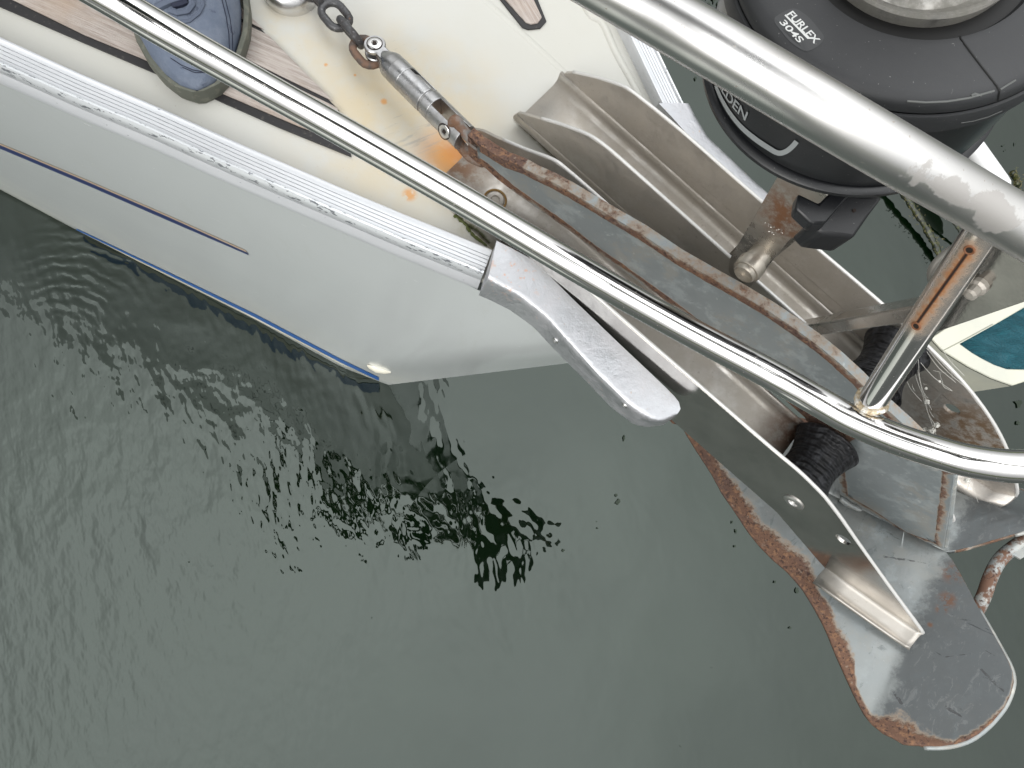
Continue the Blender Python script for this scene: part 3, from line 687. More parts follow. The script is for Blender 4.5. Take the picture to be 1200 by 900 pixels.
# bent flat strip curving round the post
st = [Pd(x, y, d) for x, y, d in [(1165, 276, .50), (1140, 282, .515), (1118, 291, .525), (1100, 305, .53), (1092, 318, .535), (1094, 332, .54), (1104, 343, .54)]]
st = smooth_path(st, 6); rows_ = [[], []]
for i, p in enumerate(st):
    t = (st[min(i + 1, len(st) - 1)] - st[max(i - 1, 0)]).normalized(); v = (p - CAM).normalized(); w_ = t.cross(v).normalized()
    rows_[0].append(p - w_ * .003); rows_[1].append(p + w_ * .003)
o_ = obj('fairlead_strip', grid(rows_), Mat('dull_strip', (.33, .31, .28), .45, .4).done(), boat, smooth=True, angle=180); sm = o_.modifiers.new('thick', 'SOLIDIFY'); sm.thickness = .003; sm.offset = 0

# ================================================================ ANCHOR
ST = .012; SKEW = .09
A2 = (A + N * SKEW).normalized(); N2 = (N - A * SKEW).normalized(); AP0 = B(-.2, .402, 1.31) - N2 * (ST / 2)
def AP(px, py, off=0.): return PP(px, py, AP0 + N2 * off, N2)
def axz(p): return ((p - AP0).dot(A2), p.z)
def a_map(x, z, t): return Vector((AP0.x, AP0.y, z)) + A2 * x + N2 * t
anchor = thing('anchor', B(.28, .44, 1.33), 'galvanised plough anchor with rust along its edges, stowed in the bow roller', 'anchor')
def galv(name, base=(.225, .25, .255), rough=.44, extra=None):
    m = Mat(name, base, rough, .25)
    m.layer(m.rng(m.noise(11, 5, .6), .35, .65), (.245, .27, .275)); m.layer(m.rng(m.voro(95), .1, .5), (.24, .265, .27), .36, .35, .5)
    m.layer(m.rng(m.noise(16, 6, .75), .50, .62), (.29, .275, .24), .6, .1, .55)
    m.layer(m.rng(m.noise(34, 6, .7), .50, .62), (.34, .375, .38), .5, .2, .55)
    m.layer(m.rng(m.noise(90, 6, .75), .62, .66), (.46, .48, .47), .6, .1, .5)
    m.layer(m.rng(m.noise(46, 7, .8), .64, .68), (.10, .11, .115), .6, .1, .5)
    if extra: extra(m)
    e = m.attr('rust'); nn = m.noise(34, 6, .75); n2 = m.noise(150, 5, .7)
    k = m.math('ADD', e, m.math('MULTIPLY', m.math('SUBTRACT', nn, .5), 1.3))
    m.layer(m.rng(k, .35, .55), (.27, .215, .165), .7, 0., .9)
    k2 = m.rng(k, .50, .72); m.layer(k2, RUST, .85, 0.); m.layer(m.math('MULTIPLY', k2, m.rng(m.noise(14, 4, .6), .45, .65)), (.095, .058, .048), .85, 0., .8)
    m.layer(m.math('MULTIPLY', k2, m.rng(n2, .50, .62)), RUST2, .9, 0.)
    m.layer(m.math('MULTIPLY', k2, m.rng(m.noise(220, 5, .7), .52, .62)), DARKRUST, .9, 0.)
    m.layer(m.math('MULTIPLY', k2, m.rng(m.noise(90, 5, .7), .60, .68)), (.33, .26, .20), .9, 0., .5)
    m.bump(m.math('MULTIPLY', n2, k2), .0016); m.bump(m.noise(60, 4), .0003)
    return m
GALV = galv('galvanised_shank').done()
def inset_plate(name, outline, mapf, thick, wid, rustf, m, parent, bevel=.001, dens=None):
    # outline + inner ring, so the rust attribute fades away from the edge
    n_ = len(outline); c = []
    area = sum(outline[i][0] * outline[(i + 1) % n_][1] - outline[(i + 1) % n_][0] * outline[i][1] for i in range(n_))
    sg = 1 if area > 0 else -1
    def off(i, w_):
        p0, p1, p2 = Vector(outline[i - 1]), Vector(outline[i]), Vector(outline[(i + 1) % n_])
        d = ((p1 - p0).normalized() + (p2 - p1).normalized()).normalized(); nn = Vector((-d.y, d.x)) * sg
        return p1 + nn * w_
    rings = [[Vector(p) for p in outline]] + [[off(i, wid * f) for i in range(n_)] for f in (.6, 1.0)]
    V, Fc, at = [], [], []
    for side in (0, 1):
        k0 = len(V)
        for j, rg in enumerate(rings):
            for i, p in enumerate(rg): V.append(mapf(p.x, p.y, thick * side)); at.append((rustf(outline[i], i) + (0., .40, 0.)[j] if j < 2 else -.42))
        for j in range(2):
            for i in range(n_):
                i2 = (i + 1) % n_; Fc.append((k0 + j * n_ + i, k0 + j * n_ + i2, k0 + (j + 1) * n_ + i2, k0 + (j + 1) * n_ + i))
        for t in fill([[tuple(p) for p in rings[2]]]): Fc.append(tuple(k0 + 2 * n_ + i for i in t))
    h0 = 3 * n_
    for i in range(n_): i2 = (i + 1) % n_; Fc.append((i, i2, i2 + h0, i + h0))
    return obj(name, (V, Fc), m, parent, bevel=bevel, attrs={'rust': at})
def dense(pts, step=.006):
    out_ = []
    for i in range(len(pts)):
        a, b = Vector(pts[i]), Vector(pts[(i + 1) % len(pts)]); m_ = max(1, int((b - a).length / step))
        out_ += [tuple(a.lerp(b, k / m_)) for k in range(m_)]
    return out_
top_px = [(548, 158), (560, 168), (575, 178), (590, 187), (607, 193), (625, 203), (645, 212), (667, 224), (690, 238), (717, 254), (750, 273), (793, 302), (833, 325), (867, 344), (900, 364), (930, 384), (955, 402), (982, 424), (1007, 447), (1033, 474), (1062, 500), (1090, 527), (1118, 556)]
end_px = [(1113, 592), (1107, 630), (1105, 643)]
bot_px = [(1060, 627), (1020, 600), (985, 580), (981, 556), (978, 530), (968, 510), (952, 497), (925, 473), (890, 443), (850, 408), (800, 367), (760, 338), (725, 313), (692, 290), (668, 271), (643, 253), (620, 237), (600, 223), (583, 210), (570, 198), (558, 190), (549, 182)]
def px_uz(l): return [axz(AP(x, y)) for x, y in l]
ol = dense(px_uz(top_px + end_px + bot_px), .006)
tops = px_uz(top_px)
def ztop(x):
    for (x0, z0), (x1, z1) in zip(tops, tops[1:]):
        if x0 <= x <= x1: return z0 + (z1 - z0) * (x - x0) / (x1 - x0)
    return tops[0][1] if x < tops[0][0] else tops[-1][1]
def rust_sh(p, i):
    x, z = p
    if x < .03: return 1.1
    if ztop(x) - z < .004: return .50 if x < .42 else .46
    if x > .54: return .26
    if x > .43: return .95
    return .42
shank = inset_plate('shank', ol, a_map, ST, .017, rust_sh, GALV, anchor, bevel=.0028)
# eye of the shank: rusty rounded end held in the swivel
eye_m = galv('rusty_iron', (.22, .12, .07)); eye_m.layer(eye_m.rng(eye_m.noise(60, 5, .7), .3, .6), (.16, .085, .05), .85, 0.); EYEM = eye_m.done()
obj('shank_eye', tube(smooth_path([AP(x, y, ST / 2) for x, y in [(563, 172), (551, 162), (541, 150), (534, 141), (530, 148), (533, 160), (541, 172), (552, 184), (566, 190)]], 5), .0066, 12), EYEM, anchor, smooth=True, angle=180)
# rust patch above the roller
def patch(px, mat_, name, parent, thick=.0012):
    obj(name, plate(dense(px_uz(px), .008), lambda a, b, t: a_map(a, b, t - thick), thick), mat_, parent)
RP = galv('heavy_rust', (.28, .14, .07)); 
rp2 = Mat('flaky_rust', RUST, .9); rp2.layer(rp2.rng(rp2.noise(60, 6, .75), .48, .56), RUST2); rp2.layer(rp2.rng(rp2.noise(120, 6, .75), .54, .60), DARKRUST); rp2.layer(rp2.rng(rp2.noise(45, 6, .75), .60, .66), (.50, .42, .32)); rp2.bump(rp2.noise(150, 6, .75), .004); FLAKE = rp2.done()
def ragged(px, n_=5, amp=2.0, seed=1):
    rnd = random.Random(seed); o = []
    for i in range(len(px)):
        a, b = Vector(px[i]), Vector(px[(i + 1) % len(px)])
        for k in range(n_): p = a.lerp(b, k / n_); o.append((p.x + rnd.uniform(-amp, amp), p.y + rnd.uniform(-amp, amp)))
    return o
patch(ragged([(932, 472), (952, 474), (975, 478), (1000, 500), (1008, 513), (982, 519), (972, 512), (950, 497)], 4, 1.6, 2), FLAKE, 'rust_scab', shank)
# fluke: plane through the weld line, port half traced, starboard half mirrored
W0 = AP(1105, 645); FD = (A2 * cos(radians(30)) + Z * sin(radians(30))); FNrm = FD.cross(N2).normalized()
if FNrm.z < 0: FNrm = -FNrm
def fpt(a, l, h=0.):                      # l > 0 to port; the starboard wing is bent down a little
    return W0 + FD * a - N2 * l + FNrm * (h - 2.4 * max(0., -l - .075) ** 1.25)
def flat(px, py, h=0.):
    q = PP(px, py, W0 + FNrm * h, FNrm) - W0; return q.dot(FD), -q.dot(N2)
cr0, cr1 = Vector(flat(1104, 648)), Vector(flat(1034, 812)); cdir = (cr1 - cr0).normalized(); cnr = Vector((cdir.y, -cdir.x))
if cnr.x < 0: cnr = -cnr
def wing_h(a, l):                         # the heel corner of each wing is folded up along a crease
    d = (Vector((a, l)) - cr0).dot(cnr)
    e = max(0., d + .006); e = e * e / .024 if e < .012 else e - .006
    return e * .34 + .05 * max(0., l - .02)
def trace(px, py):
    h_ = 0.
    for _ in range(6): a_, l_ = flat(px, py, h_); h_ = wing_h(a_, l_)
    return a_, l_
fl_px = [(790, 484), (800, 501), (816, 527), (833, 553), (846, 577), (860, 597), (877, 623), (892, 641), (907, 656), (919, 666), (930, 677), (942, 692), (953, 710), (962, 726), (970, 743), (980, 768), (990, 790), (1001, 814), (1013, 837), (1022, 849), (1033, 857), (1045, 864), (1057, 870), (1083, 874.5), (1103, 874.5), (1120, 872), (1134, 867.5), (1147, 860), (1163, 846), (1177, 829), (1184, 815), (1188, 800), (1187, 788), (1183, 777), (1175, 762), (1166, 746), (1157, 730), (1147, 713), (1136, 692), (1125, 671), (1113, 651)]
tr_ = [trace(x, y) for x, y in fl_px]
a0_, l0_ = tr_[0]
half = [(a0_ - .13, .004), (a0_ - .09, l0_ * .35), (a0_ - .04, l0_ * .75)] + [(a, max(l, .003)) for a, l in tr_]
def fluke_extra(FM):
    FM.layer(FM.rng(FM.noise(9, 4, .6), .40, .55), (.26, .275, .27), .30, .40, .7)
    fvec = FM.frame(FD, N2, FNrm)
    dcr = FM.n('ShaderNodeVectorMath'); dcr.operation = 'DOT_PRODUCT'; FM.l(FM.pos, dcr.inputs[0])
    cw = FD * cnr.x - N2 * cnr.y; dcr.inputs[1].default_value = tuple(cw)
    past = FM.math('SUBTRACT', dcr.outputs['Value'], (W0 + FD * cr0.x - N2 * cr0.y).dot(cw))
    corner_shade = FM.rng(FM.math('ADD', past, FM.math('MULTIPLY', FM.math('SUBTRACT', FM.noise(40, 6, .75), .5), .06)), -.004, .012)
    FM.layer(corner_shade, (.105, .114, .118), .42, .3, .85)      # darker reflection of the folded corner, put into the colour
    FM.layer(FM.rng(FM.noise(30, 6, .75, fvec, (1.2, .5, 1), 1.2), .56, .62), (.115, .13, .135), .5, .1, .6)
    FM.layer(FM.rng(FM.noise(70, 6, .8, fvec, (1.5, .7, 1), .8), .56, .60), (.30, .31, .31), .5, .2, .25)
    FM.layer(FM.rng(FM.noise(26, 7, .8, fvec, (.35, 2.2, 1), 2.), .635, .655), (.035, .038, .042), .6, 0., .85)
    FM.layer(FM.rng(FM.noise(60, 7, .8, fvec, (2.4, .3, 1), 3.), .66, .68), (.05, .055, .06), .6, 0., .7)
    for (x0, y0), (x1, y1), w_ in (((1038, 797), (1056, 824), .0012), ((1036, 652), (1098, 662), .0008), ((1092, 772), (1138, 766), .0008), ((1150, 785), (1176, 810), .0012), ((1108, 828), (1130, 842), .0012), ((1142, 755), (1165, 768), .0007)):
        d_ = FM.seg(fpt(*trace(x0, y0), wing_h(*trace(x0, y0))), fpt(*trace(x1, y1), wing_h(*trace(x1, y1))))
        d_ = FM.math('ADD', d_, FM.math('MULTIPLY', FM.math('SUBTRACT', FM.noise(60, 3), .5), .008))
        FM.layer(FM.math('MULTIPLY', FM.rng(d_, w_ * .4, w_ * 1.1, 1., 0.), FM.rng(FM.noise(90, 4, .7), .4, .5)), (.045, .045, .047), .6, 0., .8)
FM = galv('galvanised_fluke', (.185, .197, .195), .36, fluke_extra)
for x0, y0, r_ in ((1110, 703, .016), (1118, 672, .02), (1090, 732, .005), (1103, 714, .01)):
    q_ = fpt(*trace(x0, y0), wing_h(*trace(x0, y0))); mk = FM.math('MULTIPLY', FM.near(q_, r_ * .2, r_), FM.rng(FM.noise(75, 6, .8), .46, .54)); FM.layer(mk, RUST, .85, 0.)
FLUKE = FM.done()
def fluke_shell():
    V, at, Fc = [], [], []
    dn = []
    for p, q in zip(half, half[1:]):
        p, q = Vector(p), Vector(q); m_ = max(1, int((q - p).length / .005)); dn += [p.lerp(q, k / m_) for k in range(m_)]
    dn.append(Vector(half[-1])); top_l = max(range(len(dn)), key=lambda i: dn[i].y); dn = [p for i, p in enumerate(dn) if i < top_l or p.y > .007]; n_ = len(dn); amin, amax = dn[0].x, half[-1][0] - .005
    far = max(range(n_), key=lambda i: dn[i].y)
    ws = [0, .02, .045, .08, .12, .17, .23, .30, .38, .47, .57, .68, .79, .90, 1.0]
    for side in (1, -1):
        base = len(V)
        for i, p in enumerate(dn):
            f_ = i / (n_ - 1)
            sp = Vector((amin + (amax - amin) * min(1, min(1, max(0, p.x - amin) / (amax - amin)) * .90 if i < far else .90 + .10 * (i - far) / (n_ - far)), 0.0))
            for w_ in ws:
                q = p.lerp(sp, w_); dist = (p - sp).length * w_
                lead = i < far + 6
                wob = mnoise.noise(Vector((p.x * 22, p.y * 22, 1.7 * side))) 
                wid = (.062 if p.x < -.02 else .036 + .022 * max(-.5, wob)) if lead else .011
                wid_l = ((.062 if p.x < -.02 else .036 + .022 * max(-.5, wob))) * (1 + .35 * wob)
                tb = max(0., min(1., (i - far - 2) / 22.0)); e_a = 1.25 - 1.35 * min(1.6, dist / (wid_l * (1 - .5 * tb))); e_b = .66 - .95 * min(1.6, dist / .011)
                at.append(e_a * (1 - tb) + e_b * tb)
                jag = .0016 * mnoise.noise(Vector((p.x * 90, p.y * 90, 3))) * (1 - w_) if lead else 0
                V.append(fpt(q.x + jag, (q.y + jag) * side, wing_h(q.x, q.y)))
        m_ = len(ws)
        for i in range(n_ - 1):
            for j in range(m_ - 1):
                Fc.append((base + i * m_ + j, base + i * m_ + j + 1, base + (i + 1) * m_ + j + 1, base + (i + 1) * m_ + j))
    return V, Fc, at
fv, ff, fa = fluke_shell()
fl = obj('fluke', (fv, ff), FLUKE, anchor, smooth=True, attrs={'rust': fa}, angle=60)
sm = fl.modifiers.new('thick', 'SOLIDIFY'); sm.thickness = .007; sm.offset = 1
gcream = galv('worn_cream_edge', (.50, .48, .43)); ECR = gcream.done()
i0_ = next(i for i, p in enumerate(fl_px) if p[0] >= 1083) + 3
rimp = half[i0_:-3]
for sg, tx_ in ((1, 'port'), (-1, 'starboard')):
    obj('worn_rim', tube(smooth_path([fpt(a + .0005, (l + .0005) * sg, wing_h(a, l) - .0035) for a, l in rimp], 3), .0034, 8), ECR, anchor, smooth=True, angle=180, label='pale worn heel edge of the %s wing' % tx_)
# weld bead between shank and fluke, pale end face of the shank
wl_ = smooth_path([AP(x, y, -.001) for x, y in [(984, 584), (1010, 600), (1040, 616), (1070, 632), (1103, 647)]], 7)
obj('weld', tube([p + Vector((random.uniform(-1, 1), random.uniform(-1, 1), random.uniform(-1, 1))) * .0006 for p in wl_], [.0042 + .0008 * random.random() for _ in wl_], 8), GALV, shank, smooth=True, angle=180)
obj('weld', tube(smooth_path([AP(x, y, ST * .6) for x, y in [(1119, 557), (1115, 596), (1108, 641)]], 6), .003, 8), ECR, shank, smooth=True)
# small round lug low on the shank
lg = AP(1091, 540)
obj('lug', lathe(lg, -N2, [(0, 0), (.011, 0), (.011, .006), (.009, .007), (0, .007)], 28), ECR, anchor, smooth=True)
# roll bar behind the heel
rbm = galv('rusty_roll_bar', (.56, .53, .47)); rbm.layer(rbm.rng(rbm.noise(46, 5, .7), .44, .56), RUST, .85, 0.); rbm.layer(rbm.rng(rbm.noise(120, 4, .7), .58, .66), DARKRUST, .9, 0.); RBM = rbm.done()
bar = [PP(x, y, W0 - FNrm * d, FNrm) for x, y, d in [(1125, 745, .012), (1143, 718, .016), (1153, 698, .018), (1160, 678, .020), (1171, 657, .020), (1190, 640, .018), (1225, 618, .016), (1290, 590, .014)]]
obj('roll_bar', tube(smooth_path(bar, 6), .0088, 18), RBM, anchor, smooth=True, angle=180, label='rust-pitted round bar behind the fluke')
obj('gusset', prism([PP(x, y, W0 - FNrm * .012, FNrm) for x, y in [(1178, 645), (1215, 624), (1245, 612), (1212, 646), (1196, 655)]], FNrm * -.004), ECR, anchor)

# ================================================================ CHAIN
chm = Mat('chain_iron', (.085, .085, .088), .45, .6); chm.layer(chm.rng(chm.noise(50, 5, .7), .48, .6), (.05, .045, .045), .7, .3); chm.layer(chm.rng(chm.noise(90, 5, .7), .62, .7), (.20, .11, .07), .8, 0.)
chm.layer(chm.rng(chm.noise(240, 4), .6, .68), (.30, .30, .31), .4, .8, .6); CHM = chm.done()
chr_ = Mat('chain_rust', (.16, .095, .065), .8, .1); chr_.layer(chr_.rng(chr_.noise(90, 5), .45, .6), (.09, .07, .06)); CHR = chr_.done()
chain = thing('anchor_chain', P(395, 25, DECK), 'short run of dark iron chain links leading to the silver swivel', 'chain')
def link(c, ax, side, L=.040, W=.028, r=.0044, m=CHM, name='chain_link'):
    ax = Vector(ax).normalized(); side = (Vector(side) - Vector(side).dot(ax) * ax).normalized(); hl, hw = L / 2 - r, W / 2 - r; pts = []
    for sgn in (1, -1):
        for k in range(9):
            a = -pi / 2 + pi * k / 8; pts.append(Vector(c) + ax * (sgn * ((hl - hw) + hw * cos(a))) + side * (sgn * hw * sin(a)))
    return obj(name, tube(pts, r, 12, closed=True), m, chain, smooth=True, angle=180)
zc = DECK + .022
cpts = [(318, -82), (344, -54), (371, -3), (394, 21), (414, 41), (431, 60)]
lc = [P(303, -76, zc), P(322, -54, zc), P(343, -32, zc), P(364, -9, zc), P(393, 18, zc + .002), P(411, 38, zc + .006), P(430, 61, zc + .008)]
dirs = [(lc[min(i + 1, 6)] - lc[max(i - 1, 0)]).normalized() for i in range(7)]
for i, c in enumerate(lc):
    sv_ = dirs[i].cross(Z).normalized()
    side = sv_ if i % 2 == 0 else (Z * .95 + sv_ * .3)
    link(c, dirs[i] + (sv_ * .1 if i == 4 else sv_ * 0), side, m=CHR if i == 6 else CHM, W=.036 if i % 2 == 0 else .032, L=.050, r=.0050)

# ================================================================ SWIVEL
sw_ = Mat('satin_swivel', (.46, .46, .465), .27, 1); sw_.layer(sw_.rng(sw_.noise(60, 5, .7), .4, .65), (.36, .355, .35), .4); sw_.bump(sw_.noise(200, 4), .0002); swm = sw_.done()
c0_ = P(440, 58, DECK + .040); c1_ = AP(543, 160, ST / 2)
sx = (c1_ - c0_).normalized(); sy = sx.cross(Z).normalized(); sz = sy.cross(sx)
if sz.z < 0: sz = -sz
Ls = (c1_ - c0_).length
swv = thing('swivel_connector', c0_.lerp(c1_, .5) - Z * .03, 'polished steel anchor swivel joining the dark chain to the rusty shank', 'swivel')
def sp_(t, y=0, z=0): return c0_ + sx * (Ls * t) + sy * y + sz * z
RSW = .0165
obj('neck', lathe(sp_(.06), sx, [(.0080, 0), (.0095, .005), (.0120, .011), (.0150, .017), (RSW - .0004, .021), (RSW - .0004, Ls * .235)], 32), swm, swv, smooth=True, angle=30)
for sg in (1, -1):
    e_ = obj('jaw_eye', lathe(sp_(.0, 0, 0) + sz * (.0066 * sg) - sz * .003, sz, [(.003, 0), (.0122, 0), (.0132, .0012), (.0132, .0048), (.0122, .006), (.003, .006)], 32), swm, swv, smooth=True, angle=30)
obj('jaw_arm', block(sp_(.065, 0, .0065), sx * .010, sy * .0075, sz * .003), swm, swv, bevel=.0015)
obj('jaw_arm', block(sp_(.065, 0, -.0065), sx * .010, sy * .0075, sz * .003), swm, swv, bevel=.0015)
obj('socket_bolt', bolt_vf(sp_(0, 0, .0096), sz, .0086, .0016), m_tube('socket_steel', .2), swv, smooth=True, angle=30)
obj('socket_rim', tube([sp_(0, 0, .0100) + (sx * cos(a) + sy * sin(a)) * .0092 for a in [2 * pi * k / 28 for k in range(28)]], .0005, 6, closed=True), dk_, swv)
obj('socket', lathe(sp_(0, 0, .0105), sz, [(0, 0), (.0030, 0), (.0030, .0004), (0, .0004)], 6), dk_, swv)
# forked cylinders: circle cut by a slot, measured along the swivel axis
def fork(t0, t1, ts0, ts1, slot, slot_dir, name, R=RSW, roundend=0):
    sd2 = sx.cross(slot_dir).normalized(); parts = []
    def seg_(t_a, t_b, lo):
        # the part of the circle with offset > lo along sd2 (lo None = full)
        poly_ = []
        if lo is None: poly_ = [(cos(a) * R, sin(a) * R) for a in [2 * pi * k / 36 for k in range(36)]]
        else:
            a0 = math.acos(min(1, abs(lo) / R)); poly_ = [(cos(a) * R, sin(a) * R) for a in [-a0 + 2 * a0 * k / 18 for k in range(19)]]
            if lo < 0: poly_ = [(-x, y) for x, y in poly_]
        V = [sp_(t_a) + sd2 * x + slot_dir * y for x, y in poly_] + [sp_(t_b) + sd2 * x + slot_dir * y for x, y in poly_]
        n_ = len(poly_); return V, [tuple(range(n_)), tuple(range(n_, 2 * n_))] + [(i, (i + 1) % n_, (i + 1) % n_ + n_, i + n_) for i in range(n_)]
    if t0 < ts0: parts.append(seg_(t0, ts0 if ts0 < ts1 else ts1, None))
    for lo in (slot, -slot): parts.append(seg_(ts0, ts1, lo))
    if t1 > ts1: parts.append(seg_(ts1, t1, None))
    return [obj(name, p, swm, swv, bevel=.0009, bseg=2) for p in parts]
slotdir = (sz * .75 - sy * .66).normalized()
fork(.245, .60, .36, .60, .0048, slotdir, 'fork')
obj('fork_tongue', block(sp_(.50), sx * (Ls * .09), slotdir * .0150, sx.cross(slotdir) * .0042), swm, swv, bevel=.003)
obj('fork_tongue', lathe(sp_(.585) , sx, [(.0, 0), (.0150, 0), (.0150, Ls * .05), (0, Ls * .05)], 32), swm, swv, smooth=True, angle=30)
sd3 = N
slot2 = (Z - Z.dot(sx) * sx).normalized()
fk = fork(.615, 1.02, .70, 1.02, .0070, slot2, 'fork')
nn2 = sx.cross(slot2).normalized()
if nn2.dot(N) > 0: nn2 = -nn2
bb = sp_(.90) + nn2 * .0131
nb = (nn2 * 1 + slot2 * .35).normalized()
obj('socket_bolt', bolt_vf(sp_(.90) + nb * .0142, nb, .0090, .0026), m_tube('socket_steel_b', .22), swv, smooth=True, angle=30)
obj('socket_rim', tube([sp_(.90) + nb * .0164 + (basis(nb)[0] * cos(a) + basis(nb)[1] * sin(a)) * .0094 for a in [2 * pi * k / 28 for k in range(28)]], .0005, 6, closed=True), dk_, swv)
obj('socket', lathe(sp_(.90) + nb * .0168, nb, [(0, 0), (.0030, 0), (.0026, .0006), (0, .0006)], 6), dk_, swv)
obj('crossbolt', cyl(sp_(.90) + nn2 * .012, -nn2, .005, .024), swm, swv)

# ================================================================ FURLING DRUM
Bc, Tc = Pd(998, 72, .56), Pd(1080, -73, .45)
FA = (Tc - Bc).normalized(); HT = (Tc - Bc).length
fur = thing('furling_drum', Bc, 'black plastic headsail furling drum with white lettering and a steel cup on top', 'furling drum')
def plastic(name, col, rough, lt=(.07, .072, .075)):
    m = Mat(name, col, rough, 0, .5); m.layer(m.rng(m.noise(12, 5, .65), .38, .7), lt if name != 'sky_lit_plastic' else (.036, .037, .039), rough + .08, None, .6)
    m.layer(m.rng(m.noise(40, 7, .8, None, (1, 1, .3), 1.5), .66, .69), (.16, .165, .165), .6, None, .35)
    m.layer(m.rng(m.noise(500, 2), .73, .75), (.22, .22, .21), .6, None, .6); m.bump(m.noise(700, 2), .00005); return m.done()
PLT = plastic('sky_lit_plastic', (.021, .022, .024), .50); PLW = plastic('black_plastic', (.006, .0065, .008), .32, (.010, .011, .013))  # cap colour is lighter: sky light on the top is painted in
GAP = Mat('gap_black', (.003, .003, .003), .6).done()
k_ = HT - .1145
body = obj('drum_body', lathe(Bc, FA, [(.03, .000), (.1045, .000), (.1045, .004), (.1068, .006), (.1078, .020), (.1082, .082 + k_), (.1082, .086 + k_)], 96), PLW, fur, smooth=True, angle=30)
obj('base_flange', lathe(Bc, FA, [(.02, -.012), (.092, -.012), (.106, -.006), (.1112, -.003), (.1112, .0005), (.1090, .0022), (.1050, .0030), (.03, .003)], 96), PLW, fur, smooth=True, angle=30)
cap = obj('drum_cap', lathe(Bc, FA, [(.100, .080 + k_), (.1105, .081 + k_), (.1128, .083 + k_), (.1130, .0965 + k_), (.1122, .0982 + k_), (.1105, .0984 + k_)], 96), PLT, fur, smooth=True, angle=30)
topc = obj('cap_top', lathe(Bc, FA, [(.1080, .0975 + k_), (.1105, .0995 + k_), (.1108, .1045 + k_), (.1088, .1085 + k_), (.1035, .1110 + k_), (.098, .1120 + k_), (.076, .1145 + k_), (.0715, .1138 + k_), (.0690, .1090 + k_), (.060, .108 + k_)], 96), PLT, fur, smooth=True, angle=40)
obj('steel_cup', lathe(Tc, FA, [(.050, -.008), (.0590, -.007), (.0608, .000), (.0614, .004), (.0604, .0060), (.0575, .0050), (.0555, .0010), (.0500, -.0015), (.042, .004), (.034, .012), (.034, .09), (.0, .09)], 64), m_plate('scuffed_cup', .35, .3, [(Tc + FA * .0, .0, .2, (.15, .145, .125))], base=(.36, .355, .34)), fur, smooth=True, angle=30)
obj('cup_gap', lathe(Tc, FA, [(.057, -.0052), (.0712, -.0046)], 64), GAP, fur)
def bvh_of(o):
    L = origin_of(o); me = o.data
    return BVHTree.FromPolygons([tuple(v.co + L) for v in me.vertices], [tuple(p.vertices) for p in me.polygons])
tb_, bb_ = bvh_of(topc), bvh_of(body)
def line_on(bvh, px, r, name, m, parent, sub=6, lift=0, seg=6):
    pts = []
    for (x0, y0), (x1, y1) in zip(px, px[1:]):
        for k in range(sub):
            h_ = hit(bvh, x0 + (x1 - x0) * k / sub, y0 + (y1 - y0) * k / sub, lift)
            if h_: pts.append(h_[0])
    h_ = hit(bvh, *px[-1], lift)
    if h_: pts.append(h_[0])
    if len(pts) > 1: return obj(name, tube(pts, r, seg), m, parent, smooth=True)
line_on(tb_, [(1125, 30), (1123, 38), (1126, 46), (1150, 78), (1168, 101), (1171, 107), (1169.5, 117)], .0007, 'panel_joint', GAP, topc)
SCR = Mat('scratch', (.12, .125, .12), .6).done()
line_on(tb_, [(1063, 118.5), (1085, 120), (1110, 119), (1135, 115), (1165, 106.5)], .0007, 'scuff', SCR, topc)
line_on(tb_, [(1138, 112), (1142, 110), (1150, 112)], .0007, 'scuff', SCR, topc)
line_on(bvh_of(cap), [(1126, 144), (1140, 142), (1158, 137), (1174, 130)], .0003, 'scuff', SCR, cap)
line_on(tb_, [(1172, 105), (1180, 100), (1190, 94)], .0006, 'scuff', SCR, topc)
WHT = Mat('print_white', (.62, .63, .62), .5).done(); GRYP = Mat('print_grey', (.34, .36, .365), .4).done()
def text_mesh(txt, shear=0., xscale=1.):
    c = bpy.data.curves.new('lettering', 'FONT'); c.body = txt; c.size = 1; c.shear = shear; c.offset = .016; c.space_character = .98
    o = bpy.data.objects.new('lettering_tmp', c); COL.objects.link(o); dg = bpy.context.evaluated_depsgraph_get()
    me = bpy.data.meshes.new_from_object(o.evaluated_get(dg)); V = [v.co.copy() for v in me.vertices]; Fc = [tuple(p.vertices) for p in me.polygons]
    bpy.data.objects.remove(o); bpy.data.meshes.remove(me)
    mx = max(v.x for v in V); mn = min(v.x for v in V); hy = .70
    return [((v.x - mn) / (mx - mn), v.y / hy) for v in V], Fc
def text_px(txt, o_px, ex, ey, length, height, bvh, m, name, parent, shear=.2):
    V, Fc = text_mesh(txt, shear); out_ = []
    for x, y in V:
        px, py = o_px[0] + ex[0] * x * length + ey[0] * y * height, o_px[1] + ex[1] * x * length + ey[1] * y * height
        h_ = hit(bvh, px, py, .0004); out_.append(h_[0] if h_ else Vector((0, 0, 0)))
    return obj(name, (out_, Fc), m, parent)
BADGE = plastic('badge_plastic', (.038, .039, .041), .46, (.044, .046, .048))
bp = roundpoly([(904, 22), (930, 8), (948, 20), (967, 44), (960, 54), (945, 62), (926, 50)], 9, 4)
bc_ = [hit(tb_, x, y, .0003)[0] for x, y in bp]
bctr = hit(tb_, 936, 36, .0003)[0]
obj('badge', (bc_ + [bctr], [(i, (i + 1) % len(bc_), len(bc_)) for i in range(len(bc_))]), BADGE, topc)
tx, ty = (.69, .724), (.724, -.69)
text_px('FURLEX', (921.5, 17.5), tx, ty, 49, 8.6, tb_, WHT, 'lettering', topc, .18)
text_px('304S', (913.0, 26.5), tx, ty, 35, 7.2, tb_, WHT, 'lettering', topc, .18)
ul = [hit(tb_, x, y, .0004)[0] for x, y in ((919.2, 18.6), (920.6, 17.3), (947.4, 44.0), (954.5, 44.0), (955.5, 46.0), (946.0, 46.0))]
